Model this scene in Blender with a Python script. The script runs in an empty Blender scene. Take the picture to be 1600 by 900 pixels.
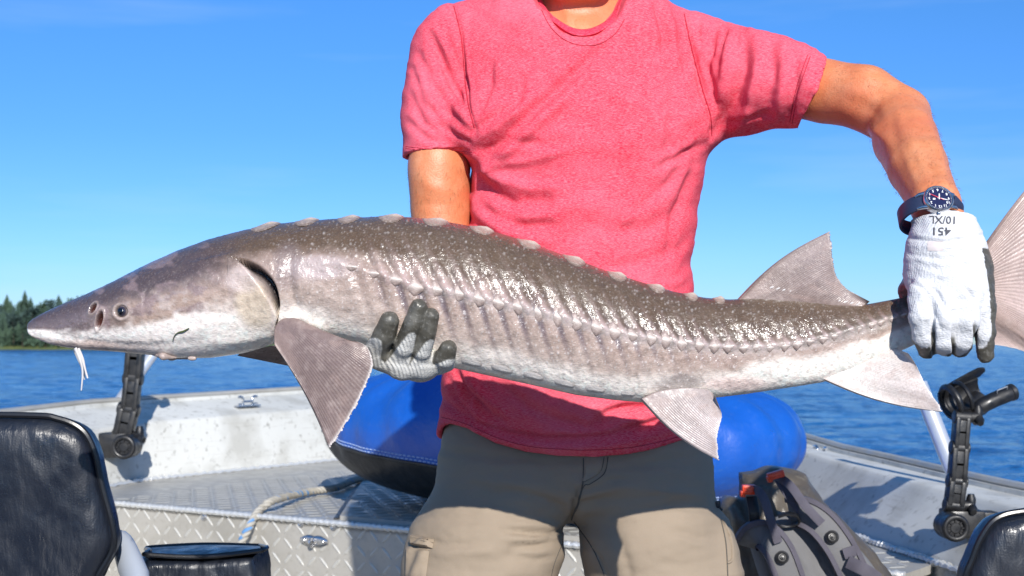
import bpy, bmesh, math, random
import numpy as np
from mathutils import Vector, Matrix
from mathutils.bvhtree import BVHTree
random.seed(4)
rng = np.random.default_rng(7)
sc = bpy.context.scene
H = 1.08            # lens height above the boat floor (z = 0)
F = 2000.0
HOR = 538.0
SUN = Vector((0.18, -1.0, 0.50)).normalized()

# ------------------------------------------------------------------ camera, sky, sun
cam = bpy.data.objects.new('camera', bpy.data.cameras.new('camera'))
sc.collection.objects.link(cam)
cam.data.sensor_width = 36; cam.data.lens = 45
cam.data.shift_y = (HOR - 450) / 1600
cam.data.clip_start = 0.02; cam.data.clip_end = 30000
cam.location = (0, 0, H); cam.rotation_euler = (math.radians(90), 0, 0)
cam.data.dof.use_dof = True; cam.data.dof.focus_distance = 1.52; cam.data.dof.aperture_fstop = 13
sc.camera = cam
w = bpy.data.worlds.new('World'); sc.world = w; w.use_nodes = True
nt = w.node_tree; bg = nt.nodes['Background']
sky = nt.nodes.new('ShaderNodeTexSky'); sky.sky_type = 'NISHITA'; sky.sun_disc = False
sky.sun_elevation = math.asin(SUN.z); sky.sun_rotation = math.atan2(SUN.x, SUN.y)
sky.air_density = 1.0; sky.dust_density = 0.15; sky.ozone_density = 3.0
hs = nt.nodes.new('ShaderNodeHueSaturation'); hs.inputs['Saturation'].default_value = 1.25
tcw = nt.nodes.new('ShaderNodeTexCoord'); sep = nt.nodes.new('ShaderNodeSeparateXYZ'); nt.links.new(tcw.outputs['Generated'], sep.inputs[0])
rmp = nt.nodes.new('ShaderNodeValToRGB'); nt.links.new(sep.outputs['Z'], rmp.inputs[0]); el = rmp.color_ramp.elements
el[0].position = 0.0; el[0].color = (.40, .59, 1.0, 1); el[1].position = .9; el[1].color = (.95, .95, .95, 1)
for p_, c_ in ((.06, (.39, .59, 1.0, 1)), (.16, (.42, .63, 1.0, 1)), (.28, (.54, .745, 1.0, 1)), (.5, (.85, .93, 1.0, 1))): e_ = el.new(p_); e_.color = c_
mu = nt.nodes.new('ShaderNodeMix'); mu.data_type = 'RGBA'; mu.blend_type = 'MULTIPLY'; mu.inputs[0].default_value = 1
nt.links.new(sky.outputs[0], hs.inputs['Color']); nt.links.new(hs.outputs[0], mu.inputs[6]); nt.links.new(rmp.outputs[0], mu.inputs[7]); 
mpw = nt.nodes.new('ShaderNodeMapping'); mpw.inputs['Scale'].default_value = (1.6, 1.6, 14); mpw.inputs['Rotation'].default_value = (0, .05, 0); nt.links.new(tcw.outputs['Generated'], mpw.inputs[0])
cl = nt.nodes.new('ShaderNodeTexNoise'); cl.inputs['Scale'].default_value = 1.7; cl.inputs['Detail'].default_value = 6; nt.links.new(mpw.outputs[0], cl.inputs['Vector'])
cr = nt.nodes.new('ShaderNodeMapRange'); cr.inputs[1].default_value = .5; cr.inputs[2].default_value = .85; cr.inputs[4].default_value = .22; nt.links.new(cl.outputs['Fac'], cr.inputs[0])
mc = nt.nodes.new('ShaderNodeMix'); mc.data_type = 'RGBA'; nt.links.new(cr.outputs[0], mc.inputs[0]); nt.links.new(mu.outputs[2], mc.inputs[6]); mc.inputs[7].default_value = (5.2, 6.2, 7.6, 1); nt.links.new(mc.outputs[2], bg.inputs[0])
bg.inputs[1].default_value = 0.125
sun = bpy.data.objects.new('sun', bpy.data.lights.new('sun', 'SUN')); sc.collection.objects.link(sun)
sun.data.energy = 4.9; sun.data.angle = math.radians(0.53); sun.data.color = (1, .955, .89)
sun.rotation_euler = (-SUN).to_track_quat('-Z', 'Y').to_euler()
sun.location = (1, -3, 4)
sc.view_settings.view_transform = 'Standard'; sc.view_settings.look = 'None'
sc.view_settings.exposure = 0.28; sc.view_settings.gamma = 1
try: sc.view_settings.use_curve_mapping = False
except Exception: pass

# ------------------------------------------------------------------ helpers
def P(px, py, Y): return np.array([(px - 800) / F * Y, Y, H - (py - HOR) / F * Y])
def proj(v): return 800 + F * v[:, 0] / v[:, 1], HOR - F * (v[:, 2] - H) / v[:, 1]
def tag(o, label=None, cat=None, group=None, kind=None):
    if label: o['label'] = label
    if cat: o['category'] = cat
    if group: o['group'] = group
    if kind: o['kind'] = kind
    return o
def thing(name, loc, label, cat, group=None):
    o = bpy.data.objects.new(name, None); sc.collection.objects.link(o); o.location = tuple(float(a) for a in loc)
    o.empty_display_size = 0.05
    return tag(o, label, cat, group)
def mesh_np(name, v, f):
    m = bpy.data.meshes.new(name); v = np.asarray(v, np.float32)
    if isinstance(f, np.ndarray):
        n, k = f.shape
        m.vertices.add(len(v)); m.vertices.foreach_set('co', v.ravel())
        m.loops.add(n * k); m.loops.foreach_set('vertex_index', f.astype(np.int32).ravel())
        m.polygons.add(n); m.polygons.foreach_set('loop_start', np.arange(n, dtype=np.int32) * k)
        m.polygons.foreach_set('loop_total', np.full(n, k, np.int32))
        m.update(calc_edges=True)
    else:
        m.from_pydata([tuple(map(float, a)) for a in v], [], [tuple(int(i) for i in q) for q in f])
    return m
def setcol(m, col, name='Col'):
    col = np.asarray(col, np.float32)
    if col.shape[1] == 3: col = np.hstack([col, np.ones((len(col), 1), np.float32)])
    a = m.attributes.new(name, 'FLOAT_COLOR', 'POINT'); a.data.foreach_set('color', col.ravel())
def link(name, m, mat, parent=None, smooth=True):
    if smooth: m.polygons.foreach_set('use_smooth', np.ones(len(m.polygons), bool))
    o = bpy.data.objects.new(name, m); sc.collection.objects.link(o)
    if mat: m.materials.append(mat)
    if parent is not None:
        o.parent = parent
        if parent.type == 'EMPTY':
            q = parent; L_ = Vector((0, 0, 0))
            while q: L_ += q.location; q = q.parent
            o.location = -L_
    return o
def origin(o):
    m = o.data; c = np.empty(len(m.vertices) * 3, np.float32); m.vertices.foreach_get('co', c); c = c.reshape(-1, 3)
    b = (c.min(0) + c.max(0)) / 2; b[2] = c[:, 2].min()
    m.vertices.foreach_set('co', (c - b).ravel()); m.update(); o.location = tuple(float(t) for t in b); return o
def spl(pts, n):
    p = np.array(pts, float); k = len(p)
    t = np.linspace(0, k - 1, n); i = np.clip(t.astype(int), 0, k - 2); u = (t - i)[:, None]
    p0 = p[np.clip(i - 1, 0, k - 1)]; p1 = p[i]; p2 = p[i + 1]; p3 = p[np.clip(i + 2, 0, k - 1)]
    return .5 * (2 * p1 + (p2 - p0) * u + (2 * p0 - 5 * p1 + 4 * p2 - p3) * u ** 2 + (3 * p1 - p0 - 3 * p2 + p3) * u ** 3)
class MB:
    def __init__(s): s.v = []; s.f = []
    def add(s, v, f):
        b = len(s.v); s.v += [tuple(map(float, a)) for a in v]; s.f += [tuple(int(i) + b for i in q) for q in f]; return s
    def tube(s, pts, r, n=12, cap=True, closed=False, sq=(1, 1), up=None):
        pts = np.array(pts, float); k = len(pts); r = np.broadcast_to(np.array(r, float), (k,))
        T = np.gradient(pts, axis=0) if not closed else np.roll(pts, -1, 0) - np.roll(pts, 1, 0)
        T /= np.linalg.norm(T, axis=1)[:, None] + 1e-12
        N = np.array(up, float) if up is not None else np.array([0, 0, 1.0])
        if abs(np.dot(N, T[0])) > .9: N = np.array([1.0, 0, 0])
        V = []
        for i in range(k):
            N = N - T[i] * np.dot(N, T[i]); N /= np.linalg.norm(N); B = np.cross(T[i], N)
            a = np.arange(n) / n * 2 * np.pi
            V.append(pts[i] + r[i] * (np.cos(a)[:, None] * N * sq[0] + np.sin(a)[:, None] * B * sq[1]))
        V = np.vstack(V); Fc = []
        for i in range(k if closed else k - 1):
            for j in range(n):
                a0 = i * n + j; a1 = i * n + (j + 1) % n; i2 = (i + 1) % k
                Fc.append((a0, a1, i2 * n + (j + 1) % n, i2 * n + j))
        if cap and not closed: Fc += [tuple(range(n))[::-1], tuple((k - 1) * n + j for j in range(n))]
        return s.add(V, Fc)
    def cyl(s, a, b, r, n=20, bev=0.12):
        a = np.array(a, float); b = np.array(b, float); d = b - a; L = np.linalg.norm(d); e = min(r * bev, L * .3) / L
        return s.tube([a, a + d * 1e-3, a + d * e, b - d * e, b - d * 1e-3, b], [r * (1 - bev) * .98, r * (1 - bev), r, r, r * (1 - bev), r * (1 - bev) * .98], n)
    def ring(s, c, ax, R, r, n=28, k=8):
        c = np.array(c, float); ax = np.array(ax, float); ax /= np.linalg.norm(ax)
        u = np.cross(ax, [0, 0, 1.0]); u = u if np.linalg.norm(u) > .1 else np.cross(ax, [1.0, 0, 0]); u /= np.linalg.norm(u); v = np.cross(ax, u)
        a = np.arange(n) / n * 2 * np.pi
        return s.tube(c + R * (np.cos(a)[:, None] * u + np.sin(a)[:, None] * v), r, k, closed=True, up=ax)
    def box(s, c, size, rot=None, bev=.004, seg=2):
        bm = bmesh.new(); bmesh.ops.create_cube(bm, size=1)
        for v in bm.verts: v.co = Vector((v.co.x * size[0], v.co.y * size[1], v.co.z * size[2]))
        if bev: bmesh.ops.bevel(bm, geom=bm.edges[:], offset=bev, segments=seg, profile=.6, affect='EDGES')
        R = rot if rot is not None else Matrix.Identity(3); c = Vector([float(t) for t in c])
        bm.verts.index_update()
        V = [tuple(R @ v.co + c) for v in bm.verts]; Fc = [tuple(v.index for v in f.verts) for f in bm.faces]; bm.free()
        return s.add(V, Fc)
    def ribbon(s, pts, wd, th, nrm=(0, -1, 0)):
        pts = np.array(pts, float); k = len(pts); T = np.gradient(pts, axis=0); T /= np.linalg.norm(T, axis=1)[:, None]
        wd = np.broadcast_to(np.array(wd, float), (k,)); V = []
        for i in range(k):
            nn = np.array(nrm[i] if np.ndim(nrm) == 2 else nrm, float); nn = nn - T[i] * np.dot(nn, T[i]); nn /= np.linalg.norm(nn); B = np.cross(T[i], nn)
            for a, b in ((-.5, .35), (-.44, .5), (.44, .5), (.5, .35), (.5, -.35), (.44, -.5), (-.44, -.5), (-.5, -.35)):
                V.append(pts[i] + B * a * wd[i] + nn * b * th)
        Fc = []
        for i in range(k - 1):
            for j in range(8): Fc.append((i * 8 + j, i * 8 + (j + 1) % 8, (i + 1) * 8 + (j + 1) % 8, (i + 1) * 8 + j))
        Fc += [tuple(range(8))[::-1], tuple((k - 1) * 8 + j for j in range(8))]
        return s.add(V, Fc)
    def build(s, name, mat, parent=None, smooth=True):
        m = mesh_np(name, s.v, s.f)
        bm = bmesh.new(); bm.from_mesh(m); bmesh.ops.recalc_face_normals(bm, faces=bm.faces[:]); bm.to_mesh(m); bm.free()
        o = link(name, m, mat, parent, smooth)
        if smooth:
            try: m.set_sharp_from_angle(angle=math.radians(40))
            except Exception: pass
        return o

def h2(i, j, seed):
    n = (i.astype(np.int64) * 374761393 + j.astype(np.int64) * 668265263 + seed * 1442695041) & 0xffffffff
    n = ((n ^ (n >> 13)) * 1274126177) & 0xffffffff
    return ((n ^ (n >> 16)) & 0xffff) / 65535.0
def vn(x, y, seed=0):
    xi = np.floor(x); yi = np.floor(y); u = x - xi; v = y - yi; u = u * u * (3 - 2 * u); v = v * v * (3 - 2 * v)
    a = h2(xi, yi, seed); b = h2(xi + 1, yi, seed); c = h2(xi, yi + 1, seed); d = h2(xi + 1, yi + 1, seed)
    return (a * (1 - u) + b * u) * (1 - v) + (c * (1 - u) + d * u) * v
def fbm(x, y, seed=0, o=4):
    s = 0; a = .5; t = 0
    for k in range(o): s = s + a * vn(x * 2 ** k, y * 2 ** k, seed + k * 17); t += a; a *= .5
    return s / t
def sm(a, b, x): t = np.clip((x - a) / (b - a), 0, 1); return t * t * (3 - 2 * t)
def mix(a, b, t): t = np.asarray(t)[..., None]; return np.asarray(a) * (1 - t) + np.asarray(b) * t

# ---- signed distance fields and naive surface nets
class Field:
    def __init__(s, lo, hi, res):
        lo, hi = np.minimum(lo, hi), np.maximum(lo, hi); s.lo = np.array(lo, float); s.res = res; s.n = np.ceil((np.array(hi) - s.lo) / res).astype(int) + 1
        s.ax = [(s.lo[k] + res * np.arange(s.n[k])).astype(np.float32) for k in range(3)]
        s.f = np.full(s.n, 0.5, np.float32)
    def block(s, lo, hi):
        a = np.clip(np.floor((np.array(lo) - s.lo) / s.res).astype(int), 0, s.n); b = np.clip(np.ceil((np.array(hi) - s.lo) / s.res).astype(int) + 1, 0, s.n)
        sl = tuple(slice(a[k], b[k]) for k in range(3))
        return sl, s.ax[0][sl[0]][:, None, None], s.ax[1][sl[1]][None, :, None], s.ax[2][sl[2]][None, None, :]
    def put(s, sl, d, k, sub=False):
        g = s.f[sl]
        if sub:
            h = np.maximum(k - np.abs(-g - d), 0) / k; s.f[sl] = -(np.minimum(-g, d) - h * h * k / 4)
        else:
            h = np.maximum(k - np.abs(g - d), 0) / k; s.f[sl] = np.minimum(g, d) - h * h * k / 4
    def cone(s, a, b, ra, rb, k=.01, sub=False, flat=None):
        a = np.array(a, float); b = np.array(b, float); m = max(ra, rb) + k + .02
        sl, X, Y, Z = s.block(np.minimum(a, b) - m, np.maximum(a, b) + m)
        if 0 in s.f[sl].shape: return
        d = b - a; L2 = d @ d + 1e-12
        t = np.clip(((X - a[0]) * d[0] + (Y - a[1]) * d[1] + (Z - a[2]) * d[2]) / L2, 0, 1)
        q = np.sqrt((X - a[0] - t * d[0]) ** 2 + (Y - a[1] - t * d[1]) ** 2 + (Z - a[2] - t * d[2]) ** 2) - (ra + (rb - ra) * t)
        s.put(sl, q.astype(np.float32), k, sub)
    def chain(s, pts, rs, k=.006):
        for i in range(len(pts) - 1): s.cone(pts[i], pts[i + 1], rs[i], rs[i + 1], k)
    def ell(s, c, r, k=.01, R=None, sub=False):
        c = np.array(c, float); r = np.array(r, float); m = r.max() + k + .02
        sl, X, Y, Z = s.block(c - m, c + m)
        if 0 in s.f[sl].shape: return
        x, y, z = X - c[0], Y - c[1], Z - c[2]
        if R is not None:
            R = np.array(R).T
            x, y, z = R[0, 0] * x + R[0, 1] * y + R[0, 2] * z, R[1, 0] * x + R[1, 1] * y + R[1, 2] * z, R[2, 0] * x + R[2, 1] * y + R[2, 2] * z
        q = (np.sqrt((x / r[0]) ** 2 + (y / r[1]) ** 2 + (z / r[2]) ** 2) - 1) * r.min()
        s.put(sl, q.astype(np.float32), k, sub)
    def mesh(s):
        f = s.f; ins = f < 0; nx, ny, nz = f.shape
        c = [ins[i:nx - 1 + i, j:ny - 1 + j, k:nz - 1 + k] for i in (0, 1) for j in (0, 1) for k in (0, 1)]
        al = c[0].copy(); an = c[0].copy()
        for q in c[1:]: al &= q; an |= q
        act = np.argwhere(an & ~al); idx = np.full((nx - 1, ny - 1, nz - 1), -1, np.int32)
        idx[act[:, 0], act[:, 1], act[:, 2]] = np.arange(len(act))
        off = np.array([(i, j, k) for i in (0, 1) for j in (0, 1) for k in (0, 1)])
        val = np.stack([f[act[:, 0] + o[0], act[:, 1] + o[1], act[:, 2] + o[2]] for o in off], 1)
        acc = np.zeros((len(act), 3)); cnt = np.zeros(len(act))
        for a in range(8):
            for b in range(a + 1, 8):
                if np.abs(off[a] - off[b]).sum() != 1: continue
                va = val[:, a]; vb = val[:, b]; m = (va < 0) != (vb < 0); t = np.where(m, va / np.where(m, va - vb, 1), 0)
                acc += np.where(m[:, None], off[a] + t[:, None] * (off[b] - off[a]), 0); cnt += m
        v = s.lo + (act + acc / cnt[:, None]) * s.res
        Q = []
        for d in range(3):
            e = [slice(None)] * 3; g = [slice(None)] * 3; e[d] = slice(0, -1); g[d] = slice(1, None)
            A = ins[tuple(e)]; B = ins[tuple(g)]; ch = np.argwhere(A != B); fl = A[ch[:, 0], ch[:, 1], ch[:, 2]]
            u, w_ = (d + 1) % 3, (d + 2) % 3
            ok = (ch[:, u] > 0) & (ch[:, w_] > 0) & (ch[:, u] < f.shape[u] - 1) & (ch[:, w_] < f.shape[w_] - 1); ch = ch[ok]; fl = fl[ok]
            def cell(du, dw):
                q = ch.copy(); q[:, u] += du; q[:, w_] += dw; return idx[q[:, 0], q[:, 1], q[:, 2]]
            q = np.stack([cell(-1, -1), cell(0, -1), cell(0, 0), cell(-1, 0)], 1); q[~fl] = q[~fl][:, ::-1]; Q.append(q)
        return v, np.vstack(Q)
def relax(v, q, it=1, lam=.5):
    for _ in range(it):
        a = np.zeros_like(v); n = np.zeros(len(v))
        for k in range(4):
            for nb in (1, 3):
                np.add.at(a, q[:, k], v[q[:, (k + nb) % 4]]); np.add.at(n, q[:, k], 1)
        v = v * (1 - lam) + lam * a / np.maximum(n, 1)[:, None]
    return v
def vnorm(v, q):
    n = np.cross(v[q[:, 2]] - v[q[:, 0]], v[q[:, 3]] - v[q[:, 1]]); o = np.zeros_like(v)
    for k in range(4):
        for c in range(3): o[:, c] += np.bincount(q[:, k], n[:, c], len(v))
    return o / (np.linalg.norm(o, axis=1)[:, None] + 1e-12)
def strokes(px, py, L):
    d = np.zeros(len(px))
    for s in L:
        pts = s[0]; w_, amp = s[1], s[2]; best = np.full(len(px), 1e9); fade = np.zeros(len(px)); tot = len(pts) - 1
        for i in range(tot):
            ax, ay = pts[i]; bx, by = pts[i + 1]; dx, dy = bx - ax, by - ay
            t = np.clip(((px - ax) * dx + (py - ay) * dy) / (dx * dx + dy * dy), 0, 1)
            r = np.hypot(px - ax - t * dx, py - ay - t * dy); m = r < best
            best = np.where(m, r, best); g = (i + t) / tot; fade = np.where(m, g, fade)
        e = np.clip(np.sin(np.pi * np.clip(.08 + .84 * fade, 0, 1)), 0, 1) ** .7
        q = (best / w_) ** 2
        d += amp * e * (np.exp(-q) - .35 * np.exp(-q / 6))
    return d
def poly2d(X, Z, pts):
    pts = np.array(pts, float); n = len(pts); d = np.full(np.broadcast(X, Z).shape, 1e9); ins = np.zeros(d.shape, bool)
    for i in range(n):
        a = pts[i]; b = pts[(i + 1) % n]; e = b - a
        t = np.clip(((X - a[0]) * e[0] + (Z - a[1]) * e[1]) / (e @ e), 0, 1)
        d = np.minimum(d, np.hypot(X - a[0] - t * e[0], Z - a[1] - t * e[1]))
        c = ((a[1] <= Z) & (b[1] > Z)) | ((b[1] <= Z) & (a[1] > Z))
        xx = a[0] + (Z - a[1]) * e[0] / (e[1] if abs(e[1]) > 1e-9 else 1e-9)
        ins ^= c & (X < xx)
    return np.where(ins, -d, d)
def slab(pix, Y, th, r, res, puff=0.0, shear=0.0, closed_spl=True):
    """rounded, puffed slab whose outline (given as sight lines at distance Y) is th thick"""
    pts = [P(a, b, Y)[[0, 2]] for a, b in pix]
    if closed_spl: pts = spl(pts[-1:] + pts + pts[:2], 12 * len(pts))[12:-12]
    pts = np.array(pts); lo = pts.min(0) - .02; hi = pts.max(0) + .02
    fd = Field((lo[0], -th - puff - .02, lo[1]), (hi[0], th + puff + .02, hi[1]), res)
    X = fd.ax[0][:, None]; Z = fd.ax[2][None, :]; d2 = poly2d(X, Z, pts)[:, None, :]; Yy = fd.ax[1][None, :, None]
    half = th / 2 + puff * (1 - np.exp(np.minimum(d2, 0) / .05))
    a = np.maximum(d2 + r, 0); b = np.maximum(np.abs(Yy) - half + r, 0)
    fd.f = (np.hypot(a, b) + np.minimum(np.maximum(d2 + r, np.abs(Yy) - half + r), 0) - r).astype(np.float32)
    v, q = fd.mesh(); z0 = pts[:, 1].min(); v[:, 1] += Y + shear * (v[:, 2] - z0)
    return v, q, pts

# ------------------------------------------------------------------ materials
MATS = {}
def mat(name, col=(.5, .5, .5), rough=.5, metal=0, attr=None, noise=None, bump=(), spec=.5, sss=0, coat=0, stretch=None, trans=0, rvar=None, pre=None):
    """noise: list of (scale, detail, low, high, colour, strength[, stretch]); bump: list of (kind, scale, strength, dist[, stretch])"""
    m = bpy.data.materials.new(name); m.use_nodes = True; n = m.node_tree; b = n.nodes['Principled BSDF']; L = n.links
    tc = n.nodes.new('ShaderNodeTexCoord')
    def vec(st):
        if st is None: return tc.outputs['Object']
        mp = n.nodes.new('ShaderNodeMapping'); mp.inputs['Scale'].default_value = st[:3]
        if len(st) > 3: mp.inputs['Rotation'].default_value = st[3:]
        L.new(tc.outputs['Object'], mp.inputs['Vector']); return mp.outputs[0]
    if attr:
        a = n.nodes.new('ShaderNodeAttribute'); a.attribute_name = attr; cur = a.outputs['Color']
    else:
        a = n.nodes.new('ShaderNodeRGB'); a.outputs[0].default_value = (*col, 1); cur = a.outputs[0]
    for q in noise or []:
        t = n.nodes.new('ShaderNodeTexNoise'); t.inputs['Scale'].default_value = q[0]; t.inputs['Detail'].default_value = q[1]
        L.new(vec(q[6] if len(q) > 6 else None), t.inputs['Vector'])
        r = n.nodes.new('ShaderNodeMapRange'); r.inputs[1].default_value = q[2]; r.inputs[2].default_value = q[3]; r.inputs[4].default_value = q[5]
        L.new(t.outputs['Fac'], r.inputs[0])
        x = n.nodes.new('ShaderNodeMix'); x.data_type = 'RGBA'; L.new(r.outputs[0], x.inputs[0]); L.new(cur, x.inputs[6]); x.inputs[7].default_value = (*q[4], 1); cur = x.outputs[2]
    L.new(cur, b.inputs['Base Color'])
    b.inputs['Roughness'].default_value = rough; b.inputs['Metallic'].default_value = metal
    b.inputs['Specular IOR Level'].default_value = spec
    if sss:
        b.inputs['Subsurface Weight'].default_value = sss; b.inputs['Subsurface Scale'].default_value = .006; b.inputs['Subsurface Radius'].default_value = (1, .35, .2)
    if coat: b.inputs['Coat Weight'].default_value = coat; b.inputs['Coat Roughness'].default_value = .12
    if rvar:
        t = n.nodes.new('ShaderNodeTexNoise'); t.inputs['Scale'].default_value = rvar[0]; t.inputs['Detail'].default_value = 4; L.new(vec(None), t.inputs['Vector'])
        r = n.nodes.new('ShaderNodeMapRange'); r.inputs[1].default_value = .35; r.inputs[2].default_value = .65; r.inputs[3].default_value = rvar[1]; r.inputs[4].default_value = rvar[2]
        L.new(t.outputs['Fac'], r.inputs[0]); L.new(r.outputs[0], b.inputs['Roughness'])
    prev = None
    for q in bump:
        st = q[4] if len(q) > 4 else None
        if q[0] == 'noise':
            t = n.nodes.new('ShaderNodeTexNoise'); t.inputs['Detail'].default_value = 6; out = t.outputs['Fac']
        elif q[0] == 'voro':
            t = n.nodes.new('ShaderNodeTexVoronoi'); out = t.outputs['Distance']
        elif q[0] == 'wave':
            t = n.nodes.new('ShaderNodeTexWave'); t.bands_direction = q[5]; t.inputs['Distortion'].default_value = 1.2; out = t.outputs['Fac']
        t.inputs['Scale'].default_value = q[1]; L.new(vec(st), t.inputs['Vector'])
        bp = n.nodes.new('ShaderNodeBump'); bp.inputs['Strength'].default_value = q[2]; bp.inputs['Distance'].default_value = q[3]
        L.new(out, bp.inputs['Height'])
        if prev: L.new(prev, bp.inputs['Normal'])
        prev = bp.outputs[0]
    if prev:
        L.new(prev, b.inputs['Normal'])
        if coat: L.new(prev, b.inputs['Coat Normal'])
    if trans:
        tr = n.nodes.new('ShaderNodeBsdfTranslucent'); L.new(cur, tr.inputs[0]); ms = n.nodes.new('ShaderNodeMixShader'); ms.inputs[0].default_value = trans
        L.new(b.outputs[0], ms.inputs[1]); L.new(tr.outputs[0], ms.inputs[2]); L.new(ms.outputs[0], n.nodes['Material Output'].inputs[0])
    MATS[name] = m; return m

M_shirt = mat('heather_jersey', (.70, .028, .066), .9, noise=[(1, 3, .38, .66, (.92, .36, .42), .46, (230, 230, 2100)), (1, 3, .5, .72, (.48, .004, .02), .48, (300, 300, 1800)), (5, 3, .45, .7, (.86, .20, .27), .40)],
              bump=[('noise', 1, .5, .0008, (700, 700, 1400)), ('noise', 26, .15, .003)], spec=.2)
M_rib = mat('ribbed_jersey', (.66, .03, .07), .9, noise=[(1, 2, .45, .7, (.82, .22, .28), .5, (300, 300, 1300))], bump=[('noise', 900, .5, .0006)], spec=.2)
M_skin = mat('tanned_skin', (.62, .222, .095), .45, noise=[(38, 4, .45, .7, (.70, .33, .18), .5), (300, 3, .54, .70, (.46, .14, .055), .4), (9, 2, .42, .7, (.64, .15, .065), .6), (120, 4, .55, .72, (.50, .15, .065), .35)],
             bump=[('noise', 520, .5, .0008), ('voro', 380, .3, .0006), ('noise', 60, .25, .002)], sss=.08, spec=.5)
M_pants = mat('khaki_nylon', (.30, .237, .172), .75, noise=[(14, 4, .4, .7, (.265, .21, .152), .6), (900, 2, .4, .6, (.27, .215, .155), .5)],
              bump=[('wave', 900, .2, .0003, (1, 1, 1), 'DIAGONAL'), ('noise', 18, .35, .006), ('noise', 60, .2, .002)], spec=.3)
M_stitch = mat('dark_thread', (.09, .08, .065), .8)
M_fish = mat('wet_sturgeon_skin', attr='Col', rough=.3, noise=[(420, 3, .54, .70, (.60, .52, .47), .13), (150, 4, .52, .7, (.07, .05, .04), .30)],
             bump=[('noise', 1, .32, .0013, (260, 300, 700)), ('voro', 420, .22, .0008), ('noise', 150, .28, .0028), ('noise', 45, .2, .005)], spec=.55, rvar=(28, .14, .50), sss=.03, coat=.35)
M_scute = mat('bony_scute', attr='Col', rough=.33, noise=[(300, 3, .5, .7, (.62, .53, .47), .4)], bump=[('noise', 1, .5, .0012, (500, 500, 900))], spec=.6, rvar=(300, .2, .5))
M_fin = mat('wet_fin', attr='Col', rough=.4, noise=[(90, 4, .5, .7, (.50, .40, .36), .35), (500, 2, .5, .7, (.16, .11, .10), .25)], bump=[('noise', 300, .4, .001)], spec=.55, trans=.16, rvar=(160, .24, .55))
M_eye = mat('eye_gloss', attr='Col', rough=.06, spec=.8)
M_barb = mat('pale_barbel', (.55, .52, .5), .35)
M_glove = mat('glove_knit_and_nitrile', attr='Col', rough=.75, bump=[('wave', 150, .55, .0012, (1, .3, .1), 'X'), ('noise', 1, .6, .0012, (500, 500, 900)), ('noise', 60, .3, .002)], spec=.3)
M_glove2 = mat('glove_knit_and_nitrile_low', attr='Col', rough=.62, bump=[('wave', 150, .55, .0012, (1, .3, .5), 'DIAGONAL'), ('noise', 1, .5, .001, (500, 500, 700)), ('noise', 60, .3, .002)], spec=.4)
M_ink = mat('grey_print', (.07, .07, .08), .8)
M_inkp = mat('faded_print', (.62, .55, .53), .8)
M_steel = mat('brushed_steel', (.62, .62, .63), .25, metal=1, bump=[('noise', 600, .15, .0003)])
M_navy = mat('navy_dial', (.012, .016, .06), .25)
M_white = mat('white_paint', (.8, .8, .8), .5)
M_red = mat('red_enamel', (.75, .03, .08), .4)
M_strapw = mat('navy_strap', (.02, .03, .07), .5, bump=[('noise', 700, .4, .0005)])
M_plate = mat('aluminium_tread_plate', (.42, .40, .36), .5, metal=.2, noise=[(5, 5, .4, .7, (.29, .275, .24), .85), (60, 5, .55, .75, (.30, .28, .24), .6), (1.3, 3, .45, .7, (.40, .41, .41), .6)],
              bump=[('noise', 300, .25, .0008), ('noise', 30, .15, .002)], rvar=(25, .32, .6))
M_lug = mat('worn_lug_aluminium', (.52, .51, .47), .5, metal=.25, noise=[(40, 4, .45, .7, (.50, .49, .45), .6)], bump=[('noise', 400, .2, .0006)])
M_weld = mat('weld_bead', (.72, .72, .70), .38, metal=.5, bump=[('noise', 160, .8, .003)])
M_paintw = mat('scuffed_white_boat_paint', (.60, .60, .565), .6, noise=[(1.5, 5, .4, .7, (.52, .52, .485), .8), (42, 6, .58, .72, (.27, .26, .23), .75), (7, 5, .48, .70, (.38, .37, .33), .7), (1, 5, .6, .78, (.36, .34, .3), .6, (6, 6, 90))],
               bump=[('noise', 260, .25, .001), ('noise', 9, .2, .004)], spec=.4)
M_hullm = mat('grey_painted_hull', (.5, .5, .5), .5, noise=[(4, 4, .4, .7, (.42, .42, .41), .6)])
M_vinyl = mat('black_vinyl', (.010, .013, .021), .34, noise=[(6, 3, .4, .7, (.014, .018, .028), .5)], bump=[('noise', 1, .5, .008, (13, 9, 5, 0, .3, 0)), ('noise', 1, .7, .003, (90, 60, 22, 0, .5, 0)), ('voro', 380, .25, .0006)], spec=.6, rvar=(30, .25, .48))
M_pipe = mat('black_vinyl_piping', (.01, .011, .014), .3, bump=[('noise', 120, .2, .001)])
M_shell = mat('grey_seat_shell', (.30, .33, .38), .35, bump=[('noise', 300, .15, .0006)])
M_plas = mat('black_nylon_plastic', (.010, .010, .011), .45, noise=[(60, 4, .55, .75, (.03, .03, .03), .4)], bump=[('noise', 400, .35, .0006)], rvar=(60, .3, .58))
M_tube = mat('satin_aluminium_tube', (.72, .73, .75), .33, metal=.6, noise=[(30, 4, .5, .7, (.55, .56, .58), .5)], bump=[('noise', 200, .15, .0008)])
M_blue = mat('blue_pvc', (.006, .085, .42), .4, noise=[(5, 4, .4, .7, (.01, .11, .47), .5), (70, 4, .58, .75, (.04, .13, .42), .4)], bump=[('noise', 7, .5, .03), ('noise', 40, .22, .004), ('noise', 400, .2, .0006)], spec=.5, rvar=(12, .28, .46))
M_blk = mat('black_pvc', (.012, .013, .014), .42, noise=[(20, 4, .5, .7, (.03, .03, .03), .5)], bump=[('noise', 7, .5, .03), ('noise', 60, .35, .003)])
M_thread = mat('pale_thread', (.4, .52, .75), .8)
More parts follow.
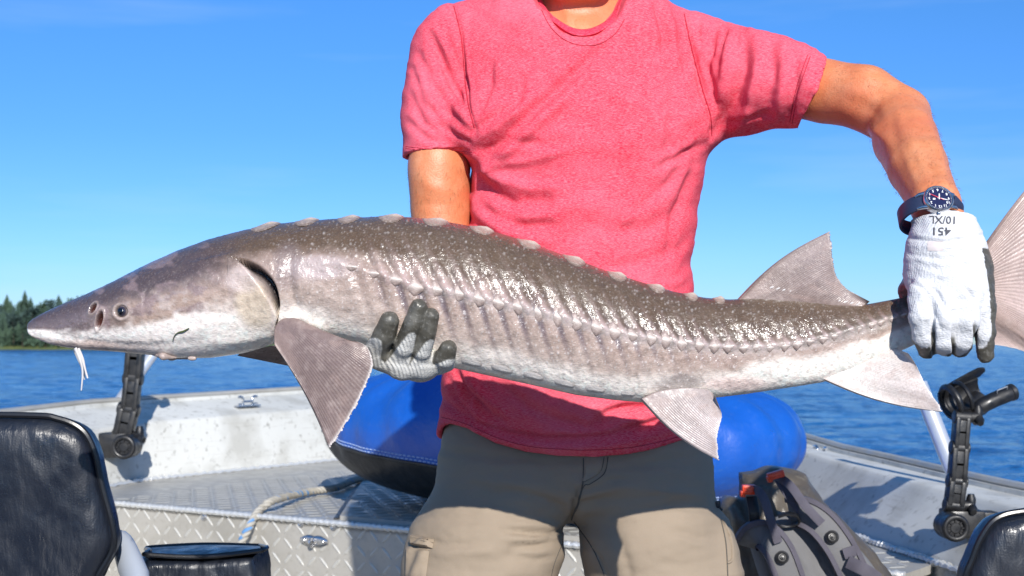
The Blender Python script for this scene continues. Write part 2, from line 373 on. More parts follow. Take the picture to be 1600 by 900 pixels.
M_pack = mat('brown_grey_tarpaulin', (.075, .063, .05), .38, noise=[(8, 4, .45, .7, (.13, .105, .07), .7), (60, 5, .56, .72, (.2, .18, .14), .4)], bump=[('noise', 10, .7, .02), ('noise', 42, .4, .004)], rvar=(18, .3, .55))
M_pad = mat('grey_mesh_foam', (.155, .155, .16), .85, noise=[(20, 4, .4, .7, (.12, .12, .125), .6)], bump=[('voro', 600, .5, .0008), ('noise', 22, .4, .006)])
M_web = mat('purple_grey_webbing', (.095, .088, .112), .75, noise=[(40, 4, .45, .7, (.07, .065, .085), .6)], bump=[('wave', 500, .4, .0005, (1, 1, 1), 'Z'), ('noise', 40, .3, .002)])
M_orange = mat('orange_buckle', (.72, .055, .012), .35)
M_rope = mat('twisted_rope', attr='Col', rough=.8, bump=[('noise', 500, .6, .0012)])
M_weed = mat('green_weed', (.045, .06, .012), .5)
M_bark = mat('bark', (.07, .05, .035), .9)
M_seam = mat('red_thread', (.38, .012, .035), .85)
M_armhair = mat('fine_arm_hair', (.30, .15, .06), .5)
M_hair = mat('brown_hair', (.07, .04, .025), .6)

# ------------------------------------------------------------------ the lake, the far shore, the trees
ZW = H - 1.75
def water():
    m = bpy.data.materials.new('lake_water'); m.use_nodes = True; n = m.node_tree; b = n.nodes['Principled BSDF']; L = n.links
    b.inputs['Base Color'].default_value = (.001, .052, .21, 1); b.inputs['Roughness'].default_value = .12; b.inputs['IOR'].default_value = 1.33
    tc = n.nodes.new('ShaderNodeTexCoord'); prev = None
    for sx, sy, scl, st, ds in ((.12, .3, 1, 1.0, 1.5), (1.7, 3.4, 1, 1.0, .30), (6, 11, 1, 1.0, .10)):
        mp = n.nodes.new('ShaderNodeMapping'); mp.inputs['Scale'].default_value = (sx, sy, 1); mp.inputs['Rotation'].default_value = (0, 0, .35)
        t = n.nodes.new('ShaderNodeTexNoise'); t.inputs['Scale'].default_value = scl; t.inputs['Detail'].default_value = 4
        L.new(tc.outputs['Object'], mp.inputs[0]); L.new(mp.outputs[0], t.inputs['Vector'])
        bp = n.nodes.new('ShaderNodeBump'); bp.inputs['Strength'].default_value = st; bp.inputs['Distance'].default_value = ds; L.new(t.outputs['Fac'], bp.inputs['Height'])
        if prev: L.new(prev, bp.inputs['Normal'])
        prev = bp.outputs[0]
    L.new(prev, b.inputs['Normal'])
    # colour of the water itself drifts a little with depth and wind
    mp = n.nodes.new('ShaderNodeMapping'); mp.inputs['Scale'].default_value = (.5, 1.6, 1); mp.inputs['Rotation'].default_value = (0, 0, .3)
    t = n.nodes.new('ShaderNodeTexNoise'); t.inputs['Scale'].default_value = .6; t.inputs['Detail'].default_value = 7; L.new(tc.outputs['Object'], mp.inputs[0]); L.new(mp.outputs[0], t.inputs['Vector'])
    r = n.nodes.new('ShaderNodeMapRange'); r.inputs[1].default_value = .38; r.inputs[2].default_value = .62; L.new(t.outputs['Fac'], r.inputs[0])
    x = n.nodes.new('ShaderNodeMix'); x.data_type = 'RGBA'; L.new(r.outputs[0], x.inputs[0]); x.inputs[6].default_value = (.0015, .062, .215, 1); x.inputs[7].default_value = (.006, .11, .33, 1); L.new(x.outputs[2], b.inputs['Base Color'])
    # waves as real relief from the hull out to 450 m, flat beyond
    nr_, nc_ = 620, 420; rad = np.geomspace(4.0, 460, nr_); an = np.linspace(-1.15, 1.15, nc_); R2, A2 = np.meshgrid(rad, an, indexing='ij'); X = R2 * np.sin(A2); Y = R2 * np.cos(A2)
    ca, sa = math.cos(.35), math.sin(.35); U = X * ca + Y * sa; W = -X * sa + Y * ca
    h = .7 * (.10 * (fbm(U * .35, W * .8, 3) - .5) + .105 * (fbm(U * 1.1, W * 2.6, 7, 4) - .5) + .030 * (fbm(U * 4.5, W * 8, 9, 3) - .5))
    h = h * (1 + R2 / 120) * sm(460, 300, R2) - .02
    V1 = np.stack([X, Y, ZW + h], -1).reshape(-1, 3); ii, jj = np.meshgrid(np.arange(nr_ - 1), np.arange(nc_ - 1), indexing='ij'); a = ii * nc_ + jj; q1 = np.stack([a, a + nc_, a + nc_ + 1, a + 1], -1).reshape(-1, 4)[:, ::-1]
    xs = np.concatenate([-np.geomspace(9000, 20, 24), [0], np.geomspace(20, 9000, 24)]); k = len(xs)
    v = np.array([(x_, y, ZW - (.34 if math.hypot(x_, y) < 430 else .02)) for y in xs for x_ in xs]); q = np.array([(j_ * k + i_, j_ * k + i_ + 1, (j_ + 1) * k + i_ + 1, (j_ + 1) * k + i_) for j_ in range(k - 1) for i_ in range(k - 1)])
    tag(link('water', mesh_np('water', np.vstack([V1, v]), np.vstack([q1, q + len(V1)])), m), kind='structure')
water()
DT = 420.0
def shore():
    mg = mat('shore_grass', (.13, .16, .035), .9, noise=[(.08, 4, .45, .6, (.05, .085, .02), .9), (.4, 4, .5, .7, (.2, .19, .08), .6)])
    nx, ny = 80, 24; xs = np.linspace(-330, -78, nx); ys = np.linspace(DT - 12, DT + 160, ny); v = []
    for y in ys:
        for x in xs:
            e = sm(-80, -150, x); d = (y - DT + 9)
            z = ZW - .4 + e * (1.2 * sm(0, 10, d) + 9.5 * sm(12, 90, d)) + .8 * float(vn(np.array(x * .07), np.array(y * .07), 3)) * float(e)
            v.append((x, y, float(z)))
    q = np.array([(j * nx + i, j * nx + i + 1, (j + 1) * nx + i + 1, (j + 1) * nx + i) for j in range(ny - 1) for i in range(nx - 1)])
    o = link('hill', mesh_np('hill', v, q), mg); tag(o, kind='structure')
    bv = BVHTree.FromPolygons([Vector(a) for a in v], [tuple(map(int, a)) for a in q])
    mats = [mat('conifer_needles_%s' % n_, c, .9, noise=[(1.2, 3, .4, .7, c2, .7)]) for n_, c, c2 in
            (('dark', (.034, .066, .048), (.05, .09, .055)), ('mid', (.042, .078, .048), (.06, .10, .055)), ('blue', (.034, .066, .058), (.05, .085, .068)))]  # foliage colours lightened and blued, distance haze put into the base colour
    protos = []
    for k in range(9):
        R = random.Random(k); mb = MB(); hgt = 11; tiers = 13
        for t in range(tiers):
            z0 = hgt * (.14 + .80 * t / tiers); rad = 2.5 * (1 - (t / tiers)) ** .8 * R.uniform(.8, 1.15) + .25; nn = 11
            ph = R.random() * 6; V = [(R.uniform(-.1, .1), R.uniform(-.1, .1), z0 + hgt * .13)]
            for i in range(nn * 2):
                a = ph + i * math.pi / nn; rr = rad * (R.uniform(.75, 1.2) if i % 2 == 0 else R.uniform(.35, .55)); V.append((rr * math.cos(a), rr * math.sin(a), z0 - (.7 if i % 2 == 0 else .1) * R.uniform(.5, 1)))
            mb.add(V, [(0, 1 + i, 1 + (i + 1) % (nn * 2)) for i in range(nn * 2)])
        if k >= 5:                                   # leafy, rounder crowns: clumps of leaf faces
            mb = MB(); hgt = 9
            for _ in range(46):
                a = R.uniform(0, 6.28); h_ = R.uniform(.28, 1); rr = 2.7 * math.sin(math.pi * min(.97, .12 + h_ * .86)) ** .6 * R.uniform(.3, 1); c0 = np.array([rr * math.cos(a), rr * math.sin(a), hgt * h_])
                for _k in range(7):
                    c1 = c0 + np.array([R.gauss(0, .5), R.gauss(0, .5), R.gauss(0, .4)]); V = [c1 + np.array([R.uniform(-1, 1), R.uniform(-1, 1), R.uniform(-.7, .7)]) * .55 for _ in range(4)]; mb.add(V, [(0, 1, 2), (0, 2, 3), (0, 3, 1)])
        cr = mesh_np('crown', mb.v, mb.f); cr.materials.append(mats[k % 3])
        tb = MB().tube([(0, 0, -.5), (0, 0, hgt * .5), (0, 0, hgt * .96)], [.24, .14, .03], 7); tm = mesh_np('trunk', tb.v, tb.f); tm.materials.append(M_bark); protos.append((cr, tm))
    cnt = 0
    for row in range(6):
        y = DT + 2 + row * 11
        x = -178 * (y / DT)
        while x < -88:
            xx = x + random.uniform(-1, 1); yy = y + random.uniform(-4, 4); hit = bv.ray_cast(Vector((xx, yy, 60)), Vector((0, 0, -1)))
            x += random.uniform(1.7, 3.0)
            if hit[0] is None: continue
            px = 800 + F * xx / yy
            if px > 330: continue
            s = random.uniform(.75, 1.25) * (1 if px < 160 else .9) * (1.0 if row > 1 else .62)
            kk = random.randrange(9); cr, tm = protos[kk]
            t = thing('conifer_tree', hit[0], 'small dark green conifer in the dense forest on the far lake shore', 'tree', 'conifers of the far shore forest') if kk < 5 else thing('leafy_tree', hit[0], 'small rounded leafy tree among the conifers on the far lake shore', 'tree', 'leafy trees of the far shore forest')
            t.scale = (s * random.uniform(.9, 1.3),) * 2 + (s,); t.rotation_euler = (0, 0, random.uniform(0, 6.28))
            for nm, mm in (('crown', cr), ('trunk', tm)):
                c = bpy.data.objects.new(nm, mm); sc.collection.objects.link(c); c.parent = t
            cnt += 1
    # undergrowth along the bank
    mb = MB(); R = random.Random(3)
    for i in range(2600):
        xx = R.uniform(-200, -90); yy = DT + R.uniform(-3, 50); hit = bv.ray_cast(Vector((xx, yy, 60)), Vector((0, 0, -1)))
        if hit[0] is None: continue
        c = np.array(hit[0]) + [0, 0, R.uniform(.2, 3.0)]
        V = [c + np.array([R.uniform(-1, 1), R.uniform(-1, 1), R.uniform(-.8, .8)]) * 1.1 for _ in range(4)]; mb.add(V, [(0, 1, 2), (0, 2, 3), (0, 3, 1)])
    tag(mb.build('undergrowth', mats[1], smooth=False), 'dense leafy undergrowth along the far bank under the conifers', 'undergrowth', kind='stuff')
shore()

# ------------------------------------------------------------------ the boat
ZD = H - 0.50
def onz(px, py, z): Y = F * (H - z) / (py - HOR); return P(px, py, Y)
boat = thing('fishing_boat', (0, 3.6, -.45), 'open aluminium fishing boat with white scuffed gunwales and tread plate bow deck', 'boat')
FL = onz(160, 783, ZD); FR = onz(1415, 896.5, ZD)          # ends of the front edge of the bow deck
def xline(pts, n=30): return spl(pts, n)
# inner foot of the sides, at deck level (left from stern to bow, right from bow to stern)
LW = [np.array([-1.95, 0.2]), np.array([-1.93, 2.0]), np.array([-1.72, 3.4]), onz(223, 752, ZD)[:2], onz(480, 725, ZD)[:2], np.array([-.30, 6.15]), np.array([.22, 6.9])]
RW = [np.array([.30, 6.9]), np.array([.58, 5.3]), np.array([.80, 3.95]), onz(1357, 847, ZD)[:2], onz(1500, 896, ZD)[:2], np.array([1.05, 1.8]), np.array([1.06, .2])]
def sheer(y): return np.interp(y, [0.2, 2.8, 3.7, 4.7, 5.4, 7.0], [.345, .335, .325, .285, .27, .235])
def side(pts, sgn, name, dh_out):
    """one side of the hull: inner wall, rounded shoulder, top strip, outer edge, outside planking"""
    pts = np.array(pts)
    if sgn < 0: kink = np.vstack([spl(pts[:4], 28), spl(pts[3:], 30)[1:]])
    else: kink = spl(pts, 50)
    T = np.gradient(kink, axis=0); T /= np.linalg.norm(T, axis=1)[:, None]; N = np.stack([-T[:, 1], T[:, 0]], 1)   # outward is left of travel for both
    V = []; prof = []
    for i, (p, n) in enumerate(zip(kink, N)):
        s_in = H - sheer(p[1]) - (.02 if sgn > 0 else 0); s_out = H - dh_out(p[1]) - (.02 if sgn > 0 else 0); fl = .085 if sgn > 0 else 0
        pr = [(-.035, -.2), (-.035, -.05), (0, ZD), (.012, ZD + .02), (.03 + fl, s_in - .016), (.036 + fl, s_in - .005), (.047 + fl, s_in), (.21 + fl, s_out), (.212 + fl, s_out + .012), (.235 + fl, s_out + .014), (.24 + fl, s_out + .002), (.238 + fl, s_out - .04), (.20, ZD - .2), (.08, ZW + .05), (-.1, ZW - .15)]
        for k, (o, z) in enumerate(pr): V.append((*(p + n * o), z))
    k = len(pr); n_ = len(kink)
    Fc = [(i * k + j, (i + 1) * k + j, (i + 1) * k + j + 1, i * k + j + 1) for i in range(n_ - 1) for j in range(k - 1)]
    o = MB().add(V, Fc); ob = o.build(name, M_paintw, boat); return kink, N
def dho_l(y): return np.interp(y, [0.2, 3.4, 4.9, 5.5, 7.2], [.31, .27, .226, .215, .19])
def dho_r(y): return np.interp(y, [0.2, 2.9, 4.15, 5.4, 7.2], [.352, .348, .335, .28, .19])
kl, nl = side(LW, -1, 'port_side', dho_l)
kr, nr = side(RW, 1, 'starboard_side', dho_r)
# rub rail: worn aluminium strip along the outer top edge
for kk, nn, dh, nm, fo in ((kl, nl, dho_l, 'rub_rail', 0), (kr, nr, dho_r, 'rub_rail', .085)):
    pts = [(*(p + n * (.232 + fo)), H - dh(p[1]) + .019 - fo * .235) for p, n in zip(kk, nn)]
    MB().tube(pts, .011, 8, sq=(1.0, 1.3)).build(nm, M_plate, boat)
# weld beads where side meets deck
for kk, nn in ((kl, nl), (kr, nr)):
    pts = np.array([(*(p - n * .006), ZD + .006) for p, n in zip(kk, nn) if 2.75 < p[1] < 6.8]); pts = spl(pts, 260)
    pts[:, 2] += .002 * np.sin(np.arange(260) * 1.9)
    MB().tube(pts, .008 + .0022 * np.sin(np.arange(260) * 2.3), 7).build('weld_bead', M_weld, boat)
# bow deck (one plate with a cut line, and a hatch plate of its own)
inner = [tuple(p - n * .002) for p, n in zip(kl, nl) if p[1] > 4.1] + [tuple(p - n * .002) for p, n in zip(kr, nr) if p[1] > 2.86]
G1 = onz(558, 767, ZD)[:2]; G0 = onz(527, 813, ZD)[:2]; eu = (FR - FL)[:2]; eu /= np.linalg.norm(eu); en = np.array([-eu[1], eu[0]])
def prism(poly, z0, z1): n = len(poly); return [(*p, z0) for p in poly] + [(*p, z1) for p in poly], [tuple(range(n, 2 * n)), tuple(range(n))[::-1]] + [(i, (i + 1) % n, n + (i + 1) % n, n + i) for i in range(n)]
FLd = FL[:2]; FRd = FR[:2]
MB().add(*prism([tuple(FLd), tuple(FRd)] + inner[::-1], ZD - .02, ZD)).build('bow_deck', M_plate, boat, False)
Hx0 = G0 + en * .012; hat = [Hx0, Hx0 + eu * 1.28, Hx0 + eu * 1.28 + en * .75, G1 + (G1 - G0) * 1.1]
MB().add(*prism([tuple(p) for p in hat], ZD + .0, ZD + .012)).build('deck_hatch', M_plate, boat, False)
# black gap of the hatch is its rim; a rubber strip lies in it
MB().ribbon([(*(G0 - eu * .012 + en * .01), ZD + .003), (*(G1 + (G1 - G0) * 1.1 - eu * .012), ZD + .003)], .014, .004, (0, 0, 1)).build('hatch_seal', M_plas, boat)
# front panel of the bow locker
pan = [FLd, FRd]
V, Fc = prism([tuple(FLd), tuple(FRd), tuple(FRd + en * .004), tuple(FLd + en * .004)], 0.0, ZD - .004)
MB().add(V, Fc).build('locker_front', M_plate, boat, False)
pts = np.linspace(FL, FR, 400); pts[:, 2] = ZD - .003 + .0012 * np.sin(np.arange(400) * 2.1); pts[:, :2] -= en * .003
MB().tube(pts, .0085 + .0012 * np.sin(np.arange(400) * 1.7), 8).build('edge_weld', M_weld, boat)
# tread lugs: raised, spindle shaped, alternating across the plate
def lugs(o, u, v, nu, nv, pitch, ok, L=.046, Wd=.0115, hh=.0022):
    V = []; Fc = []; nn = np.cross(u, v)
    for i in range(nu):
        for j in range(nv):
            c = o + u * pitch * (i + .5) + v * pitch * (j + .5)
            if not ok(c): continue
            a = math.radians(45 if (i + j) % 2 else -45); d = u * math.cos(a) + v * math.sin(a); e = -u * math.sin(a) + v * math.cos(a); b = len(V)
            V += [c - d * L / 2, c - d * L * .25 + e * Wd * .42, c + d * L * .25 + e * Wd * .42, c + d * L / 2, c + d * L * .25 - e * Wd * .42, c - d * L * .25 - e * Wd * .42, c - d * L * .3 + nn * hh, c + d * L * .3 + nn * hh]
            Fc += [(b, b + 6, b + 1), (b + 1, b + 6, b + 7, b + 2), (b + 2, b + 7, b + 3), (b + 3, b + 7, b + 4), (b + 4, b + 7, b + 6, b + 5), (b + 5, b + 6, b)]
    return V, Fc
U3 = np.array([*eu, 0.0]); N3 = np.array([*en, 0.0]); Z3 = np.array([0, 0, 1.0])
LP = np.linalg.norm(FRd - FLd)
V, Fc = lugs(np.array([*FLd, 0]) - N3 * .0005, U3, Z3, int(LP / .044), 13, .044, lambda c: c[2] < ZD - .02)
o = MB().add(V, Fc).build('tread_lugs', M_lug, boat, False); tag(o, kind='stuff')
ip = np.array([tuple(FLd), tuple(FRd)] + inner[::-1])
def okd(c): return poly2d(np.array([c[0]]), np.array([c[1]]), ip)[0] < -.03
V1, F1 = lugs(np.array([*FLd, ZD + .0005]), U3, N3, int(LP / .044), 34, .044, lambda c: okd(c) and poly2d(np.array([c[0]]), np.array([c[1]]), hat)[0] > .03, hh=.002)
V2, F2 = lugs(np.array([*FLd, ZD + .0125]), U3, N3, int(LP / .044), 34, .044, lambda c: poly2d(np.array([c[0]]), np.array([c[1]]), hat)[0] < -.02, hh=.002)
o = MB().add(V1, F1).add(V2, F2).build('deck_lugs', M_lug, boat, False); tag(o, kind='stuff')
# floor and bottom
MB().add(*prism([(-1.98, .1), (1.1, .1), (1.1, 2.9), (.9, 3.6), (-1.6, 4.6), (-1.95, 3)], -.02, 0.0)).build('cockpit_floor', M_plate, boat, False)
MB().add(*prism([(-1.8, .0), (.95, .0), (.9, 3), (.26, 7.0), (-1.3, 4.7)], ZW - .2, ZW - .1)).build('hull_bottom', M_hullm, boat, False)
MB().add(*prism([(-2.2, .0), (1.3, .0), (1.3, .1), (-2.2, .1)], ZW - .2, ZD + .05)).build('transom', M_hullm, boat, False)
# bolts on the front panel
def onpanel(px, py):
    d = np.array([(px - 800) / F, 1.0]); M2 = np.array([[d[0], -eu[0]], [d[1], -eu[1]]]); t = np.linalg.solve(M2, FLd)[0]
    return P(px, py, t)
for px, py in ((319, 808), (470, 818), (521, 823)):
    c = onpanel(px, py); b = MB().cyl(c + N3 * .001, c - N3 * .003, .012, 18, .2).ring(c - N3 * .004, N3, .006, .0022).cyl(c, c - N3 * .006, .005, 6)
    b.build('bolt', M_steel, boat)
# folding cleat on the panel
c = onpanel(492, 845); b = MB().tube([c + U3 * t - N3 * .004 for t in np.linspace(-.05, .05, 9)], [.006, .012, .016, .017, .014, .017, .016, .012, .006], 14, sq=(1, .35), up=(0, 0, 1))
b.cyl(c - U3 * .034 - N3 * .006, c - U3 * .034 - N3 * .013, .007, 12); b.cyl(c + U3 * .034 - N3 * .006, c + U3 * .034 - N3 * .013, .007, 12)
b.ring(c - N3 * .014 - Z3 * .004, U3, .011, .0038); b.cyl(c - N3 * .008 + U3 * .01, c - N3 * .008 - U3 * .01, .009, 12); b.build('eye_plate', M_steel, boat)
# little chrome cleats on the gunwales: two feet, a plate and a bow of bar
def gun_cleat(px, py, kk, nn, dh, off):
    best = min(range(len(kk)), key=lambda i: abs(800 + F * (kk[i] + nn[i] * off)[0] / (kk[i] + nn[i] * off)[1] - px))
    p = kk[best] + nn[best] * off; t = kk[min(best + 1, len(kk) - 1)] - kk[best - 1]; t /= np.linalg.norm(t); Y = p[1]; c = P(px, py + 5, Y); t3 = np.array([*t, 0])
    b = MB().box(c + [0, 0, .003], (.12, .03, .006), Matrix.Rotation(math.atan2(t[1], t[0]), 3, 'Z'), .002)
    for s in (-1, 1):
        b.tube(spl([c + t3 * s * .025 + Z3 * .004, c + t3 * s * .025 + Z3 * .03, c + t3 * s * .036 + Z3 * .04, c + t3 * s * .05 + Z3 * .038], 12), .0052, 10)
    b.tube([c - t3 * .025 + Z3 * .02, c + t3 * .025 + Z3 * .02], .0045, 8); b.build('cleat', M_steel, boat)
gun_cleat(387, 630, kl, nl, dho_l, .12); gun_cleat(1282, 713, kr, nr, dho_r, .26)
# slanting rail posts
def post(a, b_, Ya, Yb, name='rail_post'):
    A = P(*a, Ya); B = P(*b_, Yb); d = B - A
    m = MB().tube([A - d * .02, A, B], [.026, .021, .021], 18); m.ring(A, (0, 0, 1), .024, .006); m.build(name, M_tube, boat)
post((170, 650), (243, 548), 4.85, 5.0); post((1507, 781), (1436, 600), 3.25, 3.35)

# ------------------------------------------------------------------ rod holders
def wing(mb, c, ax, r, n=3):
    ax = np.array(ax, float); mb.cyl(c, c + ax * .022, .013, 14)
    u = np.cross(ax, [0, 0, 1.0]); u /= np.linalg.norm(u); v = np.cross(ax, u); e = c + ax * .018
    for k in range(n):
        a = k * 2 * math.pi / n + .5; d = u * math.cos(a) + v * math.sin(a); mb.tube([e, e + d * r * .6, e + d * r], [.010, .011, .007], 10)
def rod_holder(px0, Y, S, label, base, arms, cradle, face):
    """base: side-mount block; arms: list of link lines; cradle: where the open tube sits"""
    T_0 = P(base[0], base[1] + 30, Y)
    t = thing('rod_holder', T_0, label, 'rod holder', 'adjustable rod holders clamped to the gunwales')
    def Q(*a): return T_0 + (P(*a) - T_0) / S
    c = Q(*base, Y); b = MB(); b.box(c + [face * .012, 0.01, 0], (.085, .07, .062), None, .008)
    b.cyl(c + [-face * .03, -.01, 0], c + [-face * .03, -.07, .0], .030, 26, .1); b.box(c + [(.06 if face > 0 else -.045), .02, 0], (.07, .045, .05), None, .005); b.build('mount_block', M_plas, t)
    b = MB(); cc = c + [-face * .03, -.071, 0]; b.ring(cc, (0, 1, 0), .024, .0065, 28, 10)
    for a in range(8):
        d = np.array([math.cos(a * .785), 0, math.sin(a * .785)]); b.tube([cc + d * .012, cc + d * .022], .0028, 6)
    b.cyl(cc + [0, .004, 0], cc + [0, -.001, 0], .012, 16); b.build('socket_ring', M_plas, t)
    pr = None
    for i, (a, b2, wd) in enumerate(arms):
        A = Q(*a, Y - .01); B = Q(*b2, Y - .01); d = B - A; L = np.linalg.norm(d); d /= L; s = np.cross(d, [0, 1, 0])
        ang = math.atan2(d[0], d[2]); R = Matrix.Rotation(ang, 3, 'Y')
        m = MB()
        for o_ in (-1, 1): m.box((A + B) / 2 + s * o_ * wd * .33, (wd * .3, .034, L), R, .004)
        m.box((A + B) / 2 + np.array([0, -.004, 0]), (wd * .7, .020, L * .86), R, .003)
        m.box(A + d * L * .52, (wd * .66, .028, L * .12), R, .002)
        m.cyl(A - s * wd * .54, A + s * wd * .54, .0155, 20); m.cyl(B - s * wd * .54, B + s * wd * .54, .0155, 20)
        m.build('arm_link', M_plas, t)
        if i != 1:
            m = MB(); wing(m, (A if i == 0 else B) + s * wd * .5 * face * -1 if False else (A if i == 0 else B) + np.array([1, 0, 0]) * wd * .5, (1, -.1, 0), .026); m.build('wing_knob', M_plas, t)
    if cradle:
        a, b2 = cradle; A = Q(*a, Y + .015); B = Q(*b2, Y + .035); d = (B - A); L = np.linalg.norm(d); d /= L
        # open trough: a thick half tube whose near wall runs on as a stout finger and whose far wall is a pointed blade
        up = np.array([-.25, -.62, .74]); up -= d * (up @ d); up /= np.linalg.norm(up); side_ = np.cross(d, up)
        if side_[2] > 0: side_ = -side_
        V = []; nn = 22; R0 = .038; th = .006; ks = np.linspace(-.12, .74, 14)
        for kx in ks:
            hi = 1.75 - .25 * math.sin(max(0, kx) * 4); lo_ = 1.75
            for rr in (R0, R0 - th):
                for j in range(nn):
                    a_ = -lo_ + (lo_ + hi) * j / (nn - 1); V.append(A + d * L * kx + rr * (math.sin(a_) * side_ - math.cos(a_) * up))
        Fc = []; w2 = 2 * nn
        for i in range(len(ks) - 1):
            for j in range(nn - 1):
                Fc.append((i * w2 + j, i * w2 + j + 1, (i + 1) * w2 + j + 1, (i + 1) * w2 + j)); Fc.append((i * w2 + nn + j, (i + 1) * w2 + nn + j, (i + 1) * w2 + nn + j + 1, i * w2 + nn + j + 1))
            for j in (0, nn - 1): Fc.append((i * w2 + j, (i + 1) * w2 + j, (i + 1) * w2 + nn + j, i * w2 + nn + j))
        for i in (0, len(ks) - 1):
            for j in range(nn - 1): Fc.append((i * w2 + j, i * w2 + j + 1, i * w2 + nn + j + 1, i * w2 + nn + j))
        MB().add(V, Fc).build('rod_cradle', M_plas, t)
        m = MB(); m.tube(spl([A + d * L * .25 + side_ * .036 - up * .012, A + d * L * .6 + side_ * .036 - up * .004, A + d * L * 1.12 + side_ * .034 - up * .004], 10), [.010, .013, .016, .017, .0175, .0175, .0175, .018, .018, .016], 16)
        e_ = A + d * L * 1.12 + side_ * .034 - up * .004; m.cyl(e_ - d * .012, e_ + d * .004, .0195, 18, .2); m.build('cradle_finger', M_plas, t)
        m = MB(); m.ribbon([A + d * L * k_ - side_ * (.036 + .004 * k_) + up * (.006 + .014 * k_) for k_ in (0.05, .3, .6, .8, .92)], [.022, .026, .028, .026, .010], .006, -side_); m.build('cradle_blade', M_plas, t)
        m = MB(); m.ring(A - d * .004, d, .036, .008, 30, 10); m.ring(A + d * L * .2, d, .037, .005, 30, 8); m.build('collar_ring', M_plas, t)
        m = MB(); q = A + d * L * .3 - up * .034; pb = Q(arms[-1][1][0], arms[-1][1][1], Y - .01); m.tube(spl([q + d * .03, (q + pb) / 2 + d * .008, pb - [0, 0, .01]], 8), [.030, .028, .025, .023, .021, .020, .019, .018], 14); m.build('cradle_neck', M_plas, t)
        m = MB(); lc = A + d * L * .85 + side_ * .036 + up * .0165; 
        for o_ in (-1, 1): m.tube([lc - d * .013 + up * .005 * o_, lc + d * .013 + up * .005 * o_], .0009, 6)
        for o_ in (-1, 1): m.tube([lc + d * .013 * o_ - up * .005, lc + d * .013 * o_ + up * .005], .0009, 6)
        m.build('badge_outline', M_tube, t)
    t.scale = (S, S, S)
    return t
rod_holder(190, 4.5, 1.4, 'black folding rod holder arm on the left gunwale below the sturgeon snout', (188, 695), [((192, 682), (201, 640), .05), ((203, 640), (208, 590), .042), ((208, 592), (213, 530), .045)], None, -1)
rod_holder(1500, 2.85, 1, 'black rod holder with open cradle on the right gunwale beside the anal fin', (1497, 818), [((1490, 790), (1495, 752), .040), ((1495, 752), (1499, 700), .038), ((1499, 700), (1503, 652), .034)], ((1489, 628), (1560, 600)), 1)

# ------------------------------------------------------------------ seats
def seat(out, Y, label, name='boat_seat', shell=None, below=True, th=.075, shear=-.08):
    v, q, pts = slab(out, Y, th, .028, .006, puff=.012, shear=shear)
    z0 = pts[:, 1].min()
    n = vnorm(v, q)
    d = (fbm(v[:, 0] * 20 + v[:, 2] * 9, v[:, 2] * 11, 5) - .5) * .006 + (fbm(v[:, 0] * 55 + v[:, 2] * 30, v[:, 2] * 30, 9, 3) - .5) * .0025
    v = v + n * d[:, None]
    cx = v[:, 0].mean(); t = thing(name, (cx, Y, 0), label, 'boat seat')
    link('backrest', mesh_np('backrest', v, q), M_vinyl, t)
    pp = np.array([(x, Y - th / 2 + .012 + shear * (z - z0), z) for x, z in pts]); cc = pp.mean(0)
    MB().tube(pp + (pp - cc) / np.linalg.norm(pp - cc, axis=1)[:, None] * .001, .0048, 8, closed=True).build('piping', M_pipe, t)
    zb = z0
    MB().box((cx, Y - .22, zb - .07), (.44, .46, .09), None, .03, 4).build('seat_pad', M_vinyl, t)
    MB().cyl((cx, Y - .2, 0.02), (cx, Y - .2, zb - .11), .036, 24).cyl((cx, Y - .2, 0.0), (cx, Y - .2, .02), .12, 30).build('pedestal', M_tube, t)
    return t, pts
L1 = [(-240, 690), (-205, 652), (-150, 646), (60, 647), (108, 652), (143, 668), (161, 700), (172, 755), (186, 815), (187, 850), (168, 885), (140, 925), (60, 950), (-100, 950), (-200, 940), (-235, 850)]
t, pts = seat(L1, 1.95, 'black vinyl boat seat with creased tall backrest at the left edge')
sh = MB(); sp = spl([P(172, 842, 2.0), P(190, 850, 1.99), P(203, 880, 1.97), P(213, 915, 1.95), P(190, 950, 1.93)], 16); sh.tube(sp, [.012, .016, .018, .02, .021, .022, .023, .024, .025, .025, .026, .026, .026, .025, .024, .022], 14, sq=(1, .7)); sh.build('seat_shell', M_shell, t)
R1 = [(1496, 905), (1507, 865), (1520, 832), (1540, 806), (1575, 795), (1640, 793), (1780, 795), (1830, 830), (1850, 900), (1840, 990), (1780, 1010), (1580, 1010), (1505, 985)]
seat(R1, 1.9, 'black vinyl boat seat whose rounded backrest shows at the bottom right corner')
